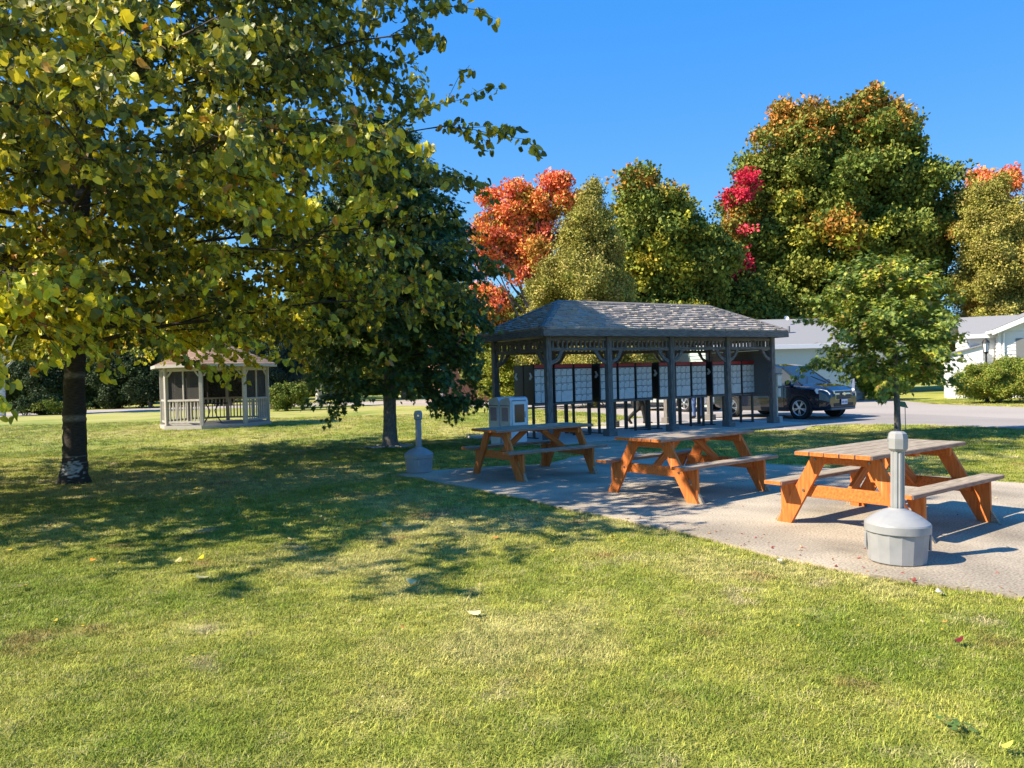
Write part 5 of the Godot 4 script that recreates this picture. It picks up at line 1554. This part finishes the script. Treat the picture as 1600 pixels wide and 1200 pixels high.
# ---------------------------------------------------------------- vehicles
func make_car(called: String, label: String, at: Vector3, turn: float, paint: Material, tall: float, detail: bool) -> void:
	var t := thing(called, label, "car", at, turn)
	# x, bottom, half width, belt height, belt half width, roof height, roof half width
	var S := [
		[-2.12, 0.44, 0.72, 0.98, 0.68, 1.02, 0.60], [-2.06, 0.32, 0.82, 1.05, 0.77, 1.28, 0.60], [-1.84, 0.28, 0.87, 1.09, 0.84, 1.58, 0.60], [-1.3, 0.25, 0.885, 1.09, 0.86, 1.655, 0.62],
		[-0.45, 0.24, 0.885, 1.07, 0.865, 1.67, 0.63], [0.15, 0.24, 0.885, 1.045, 0.865, 1.655, 0.62], [0.5, 0.24, 0.885, 1.03, 0.86, 1.59, 0.60], [1.0, 0.24, 0.885, 1.01, 0.845, 1.24, 0.68],
		[1.26, 0.24, 0.885, 0.99, 0.83, 1.045, 0.73], [1.62, 0.25, 0.88, 0.965, 0.81, 1.01, 0.7], [1.9, 0.26, 0.85, 0.91, 0.77, 0.945, 0.64], [2.06, 0.29, 0.77, 0.81, 0.69, 0.84, 0.56], [2.13, 0.36, 0.66, 0.66, 0.6, 0.70, 0.48]]
	var rings := []
	for s in S:
		var k: float = s[5]
		var yb: float = s[3]
		if tall != 1.0:
			k = 0.3 + (k - 0.3) * tall
			yb = 0.3 + (yb - 0.3) * (1.0 + (tall - 1.0) * 0.6)
		var ring := []
		for p in [Vector2(0, s[1]), Vector2(s[2] * 0.9, s[1]), Vector2(s[2] * 0.99, s[1] + 0.1), Vector2(s[2], lerpf(s[1], yb, 0.5)), Vector2(s[2] * 0.985, yb - 0.07), Vector2(s[4], yb), Vector2(s[6], k - 0.05), Vector2(s[6] * 0.82, k), Vector2(0, k + 0.015)]:
			ring.append(Vector3(s[0], p.y, p.x))
		rings.append(ring)
	var body := Geo.new()
	var glass := {"windscreen": Geo.new(), "side_window": Geo.new(), "side_window_2": Geo.new(), "rear_window": Geo.new()}
	for i in S.size() - 1:
		for j in 8:
			var tgt := body
			if j == 5 and i >= 2 and i <= 3: tgt = glass.side_window_2
			if j == 5 and i >= 4 and i <= 6: tgt = glass.side_window
			if j >= 6 and i >= 6 and i <= 7: tgt = glass.windscreen
			if j >= 6 and i == 1: tgt = glass.rear_window
			for m in [1.0, -1.0]:
				var q := Vector3(1, 1, m)
				var a: Vector3 = rings[i][j] * q
				var b: Vector3 = rings[i + 1][j] * q
				var c: Vector3 = rings[i + 1][j + 1] * q
				var d: Vector3 = rings[i][j + 1] * q
				if m > 0: tgt.quad(a, b, c, d)
				else: tgt.quad(d, c, b, a)
	for e in [0, S.size() - 1]:
		for j in 8:
			for m in [1.0, -1.0]:
				var q := Vector3(1, 1, m)
				var c0 := Vector3(S[e][0], 0.7, 0)
				var fl: bool = (e == 0) == (m > 0)
				if fl: body.tri(c0, rings[e][j] * q, rings[e][j + 1] * q)
				else: body.tri(c0, rings[e][j + 1] * q, rings[e][j] * q)
	gpart(t, "body", body, paint)
	for k in glass: gpart(t, k.trim_suffix("_2"), glass[k], M.car_glass)
	# pillars
	for m in [-1.0, 1.0]:
		bar(t, "pillar", rings[8][6] * Vector3(1, 1, m) + Vector3(0, 0.02, 0), rings[6][6] * Vector3(1, 1, m) + Vector3(0, 0.01, 0), 0.05, 0.05, paint)
		bar(t, "pillar", rings[4][5] * Vector3(1, 1, m) + Vector3(0.0, 0, 0.004 * m), rings[4][6] * Vector3(1, 1, m) + Vector3(0.0, 0, 0.004 * m), 0.09, 0.02, M.trim_black, Vector3.RIGHT)
		bx(t, "sill_trim", Vector3(0.0, 0.29, m * 0.882), Vector3(1.75, 0.12, 0.03), M.trim_black, 0.01)
		bx(t, "mirror", Vector3(0.95, 1.08, m * 0.98), Vector3(0.12, 0.15, 0.2), paint, 0.03)
		for x in [-0.45, 0.72]: bx(t, "door_seam", Vector3(x, 0.68, m * 0.884), Vector3(0.008, 0.7, 0.006), M.trim_black, 0.0)
		for x in [-0.85, 0.1]: bx(t, "door_handle", Vector3(x, 0.93, m * 0.885), Vector3(0.2, 0.035, 0.03), paint, 0.01)
		for x in [1.28, -1.275]:
			var arch := Geo.new()
			var poly := PackedVector2Array()
			for k in 25: poly.append(Vector2(cos(PI * k / 24.0 * 1.16 - 0.25), sin(PI * k / 24.0 * 1.16 - 0.25)) * 0.405)
			for k in 25: poly.append(Vector2(cos(PI * (24 - k) / 24.0 * 1.16 - 0.25), sin(PI * (24 - k) / 24.0 * 1.16 - 0.25)) * 0.355)
			arch.prism(poly, 0.05, Transform3D(Basis(), Vector3(x, 0.335, m * 0.885)))
			gpart(t, "wheel_arch", arch, M.trim_black)
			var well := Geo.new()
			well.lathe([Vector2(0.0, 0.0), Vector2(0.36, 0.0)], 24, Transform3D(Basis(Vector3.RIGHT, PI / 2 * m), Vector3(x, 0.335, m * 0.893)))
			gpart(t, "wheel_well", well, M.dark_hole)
			var w := Node3D.new()
			w.name = "wheel"
			t.add_child(w, true)
			w.transform = Transform3D(Basis(Vector3.RIGHT, PI / 2 * m), Vector3(x, 0.335, m * 0.80))
			var ty := Geo.new()
			ty.lathe([Vector2(0.2, -0.1), Vector2(0.31, -0.1), Vector2(0.333, -0.08), Vector2(0.335, 0.0), Vector2(0.333, 0.085), Vector2(0.31, 0.108), Vector2(0.235, 0.112), Vector2(0.228, 0.09)], 36)
			gpart(w, "tyre", ty, M.tyre)
			var rm := Geo.new()
			rm.lathe([Vector2(0.235, 0.113), Vector2(0.222, 0.115), Vector2(0.205, 0.1)], 36)
			rm.lathe([Vector2(0.055, 0.118), Vector2(0.045, 0.124), Vector2(0.0, 0.125)], 16)
			for k in 5:
				var a := TAU * k / 5.0 + 0.3
				for sp in [-0.11, 0.11]:
					var d0 := Vector3(cos(a), 0, sin(a))
					var d1 := Vector3(cos(a + sp * 1.3), 0, sin(a + sp * 1.3))
					var x0 := d0 * 0.03 + Vector3.UP * 0.117
					var x1 := d1 * 0.225 + Vector3.UP * 0.108
					var dx := (x1 - x0).normalized()
					var dz := dx.cross(Vector3.UP).normalized()
					rm.box(Transform3D(Basis(dx, dz.cross(dx), dz), (x0 + x1) * 0.5), Vector3(x0.distance_to(x1), 0.014, 0.032), 0.004)
			gpart(w, "rim", rm, M.rim)
			var bk := Geo.new()
			bk.lathe([Vector2(0.22, 0.095), Vector2(0.0, 0.095)], 24)
			gpart(w, "brake_disc", bk, M.trim_black)
	if not detail: return
	# front end
	for m in [-1.0, 1.0]:
		var hl := Geo.new()
		hl.prism(PackedVector2Array([Vector2(-0.24, 0.045), Vector2(-0.18, -0.06), Vector2(0.17, -0.085), Vector2(0.2, -0.03), Vector2(0.1, 0.06), Vector2(-0.2, 0.09)]), 0.05)
		var out := Vector3(0.72, 0.12, m * 0.68).normalized()
		var x := Vector3(0.68, -0.12, -m * 0.72).normalized()
		var y := out.cross(x) * (1.0 if m > 0 else -1.0)
		x = y.cross(out).normalized()
		gpart(t, "headlight", hl, M.head_glass, Transform3D(Basis(x, y, out), Vector3(1.955, 0.80, m * 0.725)))
		bx(t, "fog_recess", Vector3(2.03, 0.5, m * 0.66), Vector3(0.1, 0.14, 0.22), M.trim_black, 0.03, Basis(Vector3.UP, -m * 0.6))
	for e in [[0.79, 0.075, 0.86], [0.645, 0.15, 0.74]]:
		var fr := bx(t, "grille_frame", Vector3(2.075, e[0], 0), Vector3(0.12, e[1] + 0.04, e[2] + 0.04), M.chrome, 0.02)
		bx(fr, "grille", Vector3(0.035, 0, 0), Vector3(0.065, e[1], e[2]), M.trim_black, 0.012)
		for k in 3: bx(fr, "grille_slat", Vector3(0.069, (k - 1) * e[1] * 0.3, 0), Vector3(0.008, 0.008, e[2] - 0.04), M.shutter, 0.0)
	var lg := Geo.new()
	lg.prism(PackedVector2Array([Vector2(-0.1, -0.022), Vector2(-0.035, -0.022), Vector2(-0.045, -0.045), Vector2(0.035, -0.045), Vector2(0.045, -0.022), Vector2(0.1, -0.022), Vector2(0.09, 0.022), Vector2(0.025, 0.022), Vector2(0.035, 0.045), Vector2(-0.045, 0.045), Vector2(-0.035, 0.022), Vector2(-0.11, 0.022)]), 0.02)
	gpart(t, "emblem", lg, M.gold, Transform3D(Basis(Vector3.FORWARD, Vector3.UP, Vector3.RIGHT), Vector3(2.16, 0.735, 0)))
	bx(t, "lower_grille", Vector3(2.09, 0.42, 0), Vector3(0.1, 0.14, 1.0), M.trim_black, 0.03)
	bx(t, "skid_plate", Vector3(2.06, 0.3, 0), Vector3(0.16, 0.07, 1.2), M.shutter, 0.025)
	var pl := bx(t, "licence_plate", Vector3(2.16, 0.50, 0), Vector3(0.014, 0.15, 0.3), M.plate, 0.003)
	for k in 6: bx(pl, "plate_character", Vector3(0.008, -0.005, -0.11 + 0.042 * k + (0.015 if k > 2 else 0.0)), Vector3(0.003, 0.06, 0.024), M.plate_ink, 0.0)
	for m in [-1.0, 1.0]: bar(t, "wiper", Vector3(1.25, 1.07, m * 0.5), Vector3(0.98, 1.275, m * 0.1), 0.012, 0.02, M.trim_black)

func build_vehicles() -> void:
	make_car("parked_suv", "dark blue small SUV parked nose-out at the shelter's right end", Vector3(8.56, 0.02, -24.45), -0.98, M.paint_blue, 1.0, true)
	make_car("parked_van", "silver van parked behind the mailboxes, only wheels and roofline showing", Vector3(6.55, 0.012, -32.0 + 1.2), -0.98, M.paint_silver, 1.18, false)

# ---------------------------------------------------------------- people
# smooth union of tapered capsules, meshed as surface nets; bones: [a, b, ra, rb, colour]
func net(g: Geo, bones: Array, cell: float, blend: float) -> void:
	var lo := Vector3(1e9, 1e9, 1e9)
	var hi := -lo
	for b in bones:
		var m: float = maxf(b[2], b[3]) + cell * 3.0
		for p in [b[0], b[1]]:
			lo = lo.min(p - Vector3(m, m, m)); hi = hi.max(p + Vector3(m, m, m))
	var nx := int((hi.x - lo.x) / cell) + 2
	var ny := int((hi.y - lo.y) / cell) + 2
	var nz := int((hi.z - lo.z) / cell) + 2
	var field := PackedFloat32Array()
	field.resize(nx * ny * nz)
	field.fill(1.0)
	var best := PackedFloat32Array()
	best.resize(nx * ny * nz)
	best.fill(1.0)
	var who := PackedInt32Array()
	who.resize(nx * ny * nz)
	for bi in bones.size():
		var b: Array = bones[bi]
		var a: Vector3 = b[0]
		var ab: Vector3 = b[1] - b[0]
		var l2 := maxf(ab.length_squared(), 1e-9)
		var m: float = maxf(b[2], b[3]) + cell * 2.0 + blend
		var p0: Vector3 = (a.min(b[1]) - Vector3(m, m, m) - lo) / cell
		var p1: Vector3 = (a.max(b[1]) + Vector3(m, m, m) - lo) / cell
		for k in range(maxi(0, int(p0.z)), mini(nz, int(p1.z) + 1)):
			for j in range(maxi(0, int(p0.y)), mini(ny, int(p1.y) + 1)):
				for i in range(maxi(0, int(p0.x)), mini(nx, int(p1.x) + 1)):
					var p := lo + Vector3(i, j, k) * cell
					var u := clampf((p - a).dot(ab) / l2, 0.0, 1.0)
					var d: float = p.distance_to(a + ab * u) - lerpf(b[2], b[3], u)
					var at := (k * ny + j) * nx + i
					var o := field[at]
					if d < best[at]:
						best[at] = d; who[at] = bi
					var h := maxf(blend - absf(d - o), 0.0) / blend
					field[at] = minf(d, o) - h * h * blend * 0.25
	var idx := {}
	var pos := []
	var col := []
	for k in nz - 1:
		for j in ny - 1:
			for i in nx - 1:
				var sum := Vector3()
				var n := 0
				var base := (k * ny + j) * nx + i
				var inside := 0
				for c in 8:
					if field[base + (c & 1) + ((c >> 1) & 1) * nx + (c >> 2) * nx * ny] < 0.0: inside += 1
				if inside == 0 or inside == 8: continue
				for c in 8:
					for ax in [1, 2, 4]:
						if c & ax: continue
						var c2: int = c | ax
						var f0 := field[base + (c & 1) + ((c >> 1) & 1) * nx + (c >> 2) * nx * ny]
						var f1 := field[base + (c2 & 1) + ((c2 >> 1) & 1) * nx + (c2 >> 2) * nx * ny]
						if (f0 < 0.0) == (f1 < 0.0): continue
						var u := f0 / (f0 - f1)
						sum += Vector3(c & 1, (c >> 1) & 1, c >> 2).lerp(Vector3(c2 & 1, (c2 >> 1) & 1, c2 >> 2), u)
						n += 1
				idx[base] = pos.size()
				pos.append(lo + (Vector3(i, j, k) + sum / n) * cell)
				col.append(bones[who[base]][4])
	var nrm := []
	nrm.resize(pos.size())
	nrm.fill(Vector3())
	var quads := []
	var stepv := [1, nx, nx * ny]
	for base in idx:
		for ax in 3:
			var s: int = stepv[ax]
			var f0 := field[base]
			var f1 := field[base + s]
			if (f0 < 0.0) == (f1 < 0.0): continue
			var u: int = stepv[(ax + 1) % 3]
			var w: int = stepv[(ax + 2) % 3]
			if not (idx.has(base - u) and idx.has(base - w) and idx.has(base - u - w)): continue
			var q := [idx[base], idx[base - u], idx[base - u - w], idx[base - w]]
			if f0 >= 0.0: q.reverse()
			quads.append(q)
			var fn: Vector3 = (pos[q[1]] - pos[q[0]]).cross(pos[q[2]] - pos[q[0]])
			for e in q: nrm[e] += fn
	for q in quads:
		for e in [0, 2, 1, 0, 3, 2]:
			g.v.push_back(pos[q[e]]); g.n.push_back(nrm[q[e]].normalized()); g.c.push_back(col[q[e]])

func make_person(label: String, at: Vector3, turn: float, walking: bool, trousers: Color, shirt: Color, hair: Color) -> void:
	var t := thing("person", label, "person", at, turn)
	var skin := Color(0.5, 0.3, 0.21)
	var shoe := Color(0.02, 0.02, 0.022)
	var g := Geo.new()
	g.colored = true
	var B := []
	var hip := Vector3(0, 0.92, 0)
	var neck := Vector3(0.03, 1.42, 0)
	B.append([Vector3(0, 0.92, -0.06), Vector3(0, 0.92, 0.06), 0.125, 0.125, trousers])
	B.append([Vector3(0.0, 1.0, 0), Vector3(0.01, 1.2, 0), 0.135, 0.14, shirt])
	B.append([Vector3(0.01, 1.2, 0), Vector3(0.02, 1.33, 0), 0.14, 0.13, shirt])
	B.append([Vector3(0.02, 1.36, -0.12), Vector3(0.02, 1.36, 0.12), 0.085, 0.085, shirt])
	B.append([Vector3(0.02, 1.38, 0), Vector3(0.05, 1.52, 0), 0.06, 0.055, skin])
	for s in [-1.0, 1.0]:
		var knee: Vector3
		var ankle: Vector3
		var toe: Vector3
		var hp := Vector3(0, 0.9, s * 0.09)
		if walking and s > 0:
			knee = Vector3(0.1, 0.49, s * 0.085); ankle = Vector3(0.16, 0.09, s * 0.08); toe = Vector3(0.34, 0.04, s * 0.09)
		elif walking:
			knee = Vector3(-0.02, 0.47, s * 0.085); ankle = Vector3(-0.3, 0.2, s * 0.08); toe = Vector3(-0.24, 0.04, s * 0.085)
		else:
			knee = Vector3(0.03, 0.49, s * 0.1); ankle = Vector3(-0.01, 0.09, s * 0.11); toe = Vector3(0.17, 0.04, s * 0.14)
		B.append([hp, knee, 0.095, 0.065, trousers])
		B.append([knee, ankle, 0.066, 0.052, trousers])
		B.append([ankle + Vector3(-0.03, -0.035, 0), toe, 0.042, 0.04, shoe])
		var sh := Vector3(0.02, 1.36, s * 0.19)
		var sw: float = (-s if walking else 0.15) * 0.16
		var elbow := sh + Vector3(sw - 0.02, -0.28, s * 0.05)
		var wrist := elbow + Vector3(sw + 0.1, -0.23, -s * 0.01)
		B.append([sh, elbow, 0.055, 0.043, shirt])
		B.append([elbow, wrist, 0.043, 0.03, shirt])
		# hand with five fingers on a finer grid
		var H := []
		var dn := (wrist - elbow).normalized()
		var fw := Vector3(0, 0, 1).cross(dn).normalized() * -1.0
		H.append([wrist - dn * 0.03, wrist + dn * 0.03, 0.027, 0.026, skin])
		for f in 4:
			var root := wrist + dn * 0.085 + fw * (f - 1.5) * 0.021
			H.append([wrist + dn * 0.03, root, 0.02, 0.014, skin])
			var fl: float = [0.066, 0.076, 0.072, 0.056][f]
			var in_ := Vector3(0, 0, -s)
			H.append([root, root + dn * fl * 0.5 + in_ * 0.006, 0.0095, 0.009, skin])
			H.append([root + dn * fl * 0.5 + in_ * 0.006, root + dn * fl * 0.9 + in_ * 0.026, 0.009, 0.0075, skin])
		var tr := wrist + dn * 0.025 + fw * 0.025
		H.append([tr, tr + dn * 0.03 + fw * 0.026, 0.013, 0.011, skin])
		H.append([tr + dn * 0.03 + fw * 0.026, tr + dn * 0.06 + fw * 0.03, 0.011, 0.009, skin])
		net(g, H, 0.006, 0.008)
	net(g, B, 0.022, 0.05)
	# head with nose, brow, chin and ears
	var hc := Vector3(0.07, 1.62, 0)
	var HD := [[hc + Vector3(-0.015, 0.02, 0), hc + Vector3(0.015, 0.015, 0), 0.088, 0.084, skin], [hc + Vector3(0.03, -0.03, 0), hc + Vector3(0.045, -0.085, 0), 0.06, 0.035, skin],
		[hc + Vector3(0.092, 0.0, 0), hc + Vector3(0.115, -0.03, 0), 0.01, 0.014, skin], [hc + Vector3(0.08, 0.022, -0.035), hc + Vector3(0.08, 0.022, 0.035), 0.012, 0.012, skin],
		[hc + Vector3(0.083, -0.06, -0.018), hc + Vector3(0.083, -0.06, 0.018), 0.009, 0.009, Color(0.4, 0.16, 0.13)]]
	for s in [-1.0, 1.0]:
		HD.append([hc + Vector3(-0.01, 0.015, s * 0.088), hc + Vector3(-0.005, -0.03, s * 0.086), 0.014, 0.01, skin])
		HD.append([hc + Vector3(0.082, 0.0, s * 0.033), hc + Vector3(0.083, 0.0, s * 0.035), 0.011, 0.011, Color(0.05, 0.04, 0.035)])
	net(g, HD, 0.009, 0.014)
	gpart(t, "body", g, M.skin)
	var hg := Geo.new()
	hg.colored = true
	net(hg, [[hc + Vector3(-0.025, 0.045, -0.02), hc + Vector3(-0.025, 0.045, 0.02), 0.088, 0.088, hair], [hc + Vector3(-0.05, 0.0, 0), hc + Vector3(-0.045, -0.05, 0), 0.065, 0.045, hair]], 0.012, 0.03)
	gpart(t, "hair", hg, M.skin)

func build_people() -> void:
	make_person("person in dark trousers striding behind the mailboxes", Vector3(3.74, 0.012, -22.75), -0.1, true, Color(0.012, 0.012, 0.014), Color(0.03, 0.03, 0.035), Color(0.04, 0.03, 0.02))
	make_person("person in blue jeans standing behind the third mailbox unit", Vector3(5.93, 0.02, -24.75), -2.2, false, Color(0.06, 0.11, 0.26), Color(0.25, 0.25, 0.27), Color(0.08, 0.06, 0.04))

# ---------------------------------------------------------------- leaves lying on the lawn
func build_fallen_leaves() -> void:
	var lm := heart_leaf()
	var r := RandomNumberGenerator.new()
	r.seed = 5
	var list := [
		["golden yellow fallen leaf at the lawn's left edge", -3.73, 5.80, Color(0.62, 0.36, 0.02), 0.085],
		["bright yellow fallen leaf just in front of the tree shadow", -2.69, 6.51, Color(0.6, 0.5, 0.03), 0.07],
		["large pale green fallen leaf left of centre on the lawn", -2.48, 5.94, Color(0.5, 0.47, 0.2), 0.105],
		["pale cream fallen leaf near the front edge of the tree shadow", -2.15, 6.2, Color(0.55, 0.49, 0.22), 0.09],
		["pale heart-shaped fallen leaf in mid-lawn", -0.74, 5.58, Color(0.6, 0.53, 0.26), 0.085],
		["narrow pale fallen leaf in front of the patio's left side", -0.24, 4.82, Color(0.62, 0.53, 0.28), 0.085],
		["dark red fallen leaf on the lawn in front of the sunny ash receptacle", 2.31, 4.07, Color(0.14, 0.012, 0.02), 0.055],
		["yellow fallen leaf near the lower right corner of the lawn", 1.83, 2.93, Color(0.55, 0.5, 0.08), 0.05],
		["small pinkish fallen leaf at the foot of the sunny ash receptacle", 2.79, 5.75, Color(0.5, 0.25, 0.22), 0.05],
		["dry whitish fallen leaf at the patio edge right of the receptacle", 2.72, 4.94, Color(0.55, 0.46, 0.4), 0.07],
		["pale curled leaf on the grass beside the patio kerb", 2.03, 5.93, Color(0.62, 0.58, 0.52), 0.06],
		["orange fallen leaf inside the edge of the tree shadow", -3.61, 6.6, Color(0.6, 0.2, 0.02), 0.08]]
	for e in list:
		var o := MeshInstance3D.new()
		o.mesh = lm
		o.name = numbered("fallen_leaf")
		add_child(o)
		var m: StandardMaterial3D = M.dry_leaf.duplicate()
		m.vertex_color_use_as_albedo = false
		m.albedo_color = lin(e[3].r, e[3].g, e[3].b)
		o.material_override = m
		var bs := Basis(Vector3.UP, r.randf() * TAU) * Basis(Vector3.RIGHT, PI / 2 + r.randf_range(-0.3, 0.3)) * Basis(Vector3.UP, r.randf_range(-0.25, 0.25))
		o.transform = Transform3D(bs.scaled_local(Vector3(e[4], e[4], e[4])), Vector3(e[1], 0.045, -e[2]))
		tag(o, e[0], "leaf", "fallen leaves on the lawn")
	# small fallen leaves under the spreading tree
	var under := PackedFloat32Array()
	for k in 210:
		var p := Vector2(r.randf_range(-9.0, 1.5), r.randf_range(6.3, 15.5)) if k < 150 else Vector2(r.randf_range(-4.5, 3.0), r.randf_range(3.2, 7.0))
		if on_hard(p): continue
		var s := r.randf_range(0.03, 0.075) if k < 150 else r.randf_range(0.012, 0.03)
		var c := pick([[0.4, Color(0.55, 0.4, 0.04)], [0.25, Color(0.4, 0.18, 0.04)], [0.35, Color(0.45, 0.38, 0.16)]], r)
		put(under, (Basis(Vector3.UP, r.randf() * TAU) * Basis(Vector3.RIGHT, PI / 2 + r.randf_range(-0.5, 0.5))).scaled_local(Vector3(s, s, s)), Vector3(p.x, 0.035, -p.y), c)
	tag(copies(self, "lawn_litter", lm, under, M.dry_leaf), "small yellow and brown leaves strewn on the lawn", "leaf litter", "", "stuff")
	# small dry bits blown onto the patio
	var lit := PackedFloat32Array()
	for k in 170:
		var near := k % 3 == 0
		var p := Vector2(r.randf_range(1.2, 5.5), r.randf_range(5.4, 10.5)) if near else patio_poly[r.randi() % 30].lerp(Vector2(3.2, 8.2), r.randf() * r.randf() * 0.3)
		if not Geometry2D.is_point_in_polygon(p, patio_poly): continue
		var s := r.randf_range(0.012, 0.035)
		var c := pick([[0.4, Color(0.3, 0.14, 0.07)], [0.3, Color(0.4, 0.3, 0.16)], [0.3, Color(0.25, 0.06, 0.05)]], r)
		put(lit, (Basis(Vector3.UP, r.randf() * TAU) * Basis(Vector3.RIGHT, PI / 2 + r.randf_range(-0.5, 0.5))).scaled_local(Vector3(s, s, s)), Vector3(p.x, 0.034, -p.y), c)
	tag(copies(self, "leaf_litter", lm, lit, M.dry_leaf), "dry brown leaf bits scattered over the patio", "leaf litter", "", "stuff")
	# a flat broad-leaved weed in the grass
	var w := thing("broadleaf_weed", "dark green broad-leaved weed in the grass near the lower right", "weed", Vector3(1.76, 0.02, -3.11))
	for k in 9:
		var a := TAU * k / 9.0 + r.randf() * 0.4
		var s := r.randf_range(0.028, 0.045)
		var mi := MeshInstance3D.new()
		mi.mesh = lm
		mi.name = "weed_leaf"
		w.add_child(mi, true)
		var m2: StandardMaterial3D = M.dry_leaf
		mi.material_override = M.weed if M.has("weed") else m2
		mi.transform = Transform3D((Basis(Vector3.UP, a) * Basis(Vector3.RIGHT, PI / 2 - 0.25)).scaled_local(Vector3(s, s, s)), Vector3(sin(a) * r.randf_range(-0.07, 0.01), 0.035, cos(a) * r.randf_range(-0.07, 0.01)))
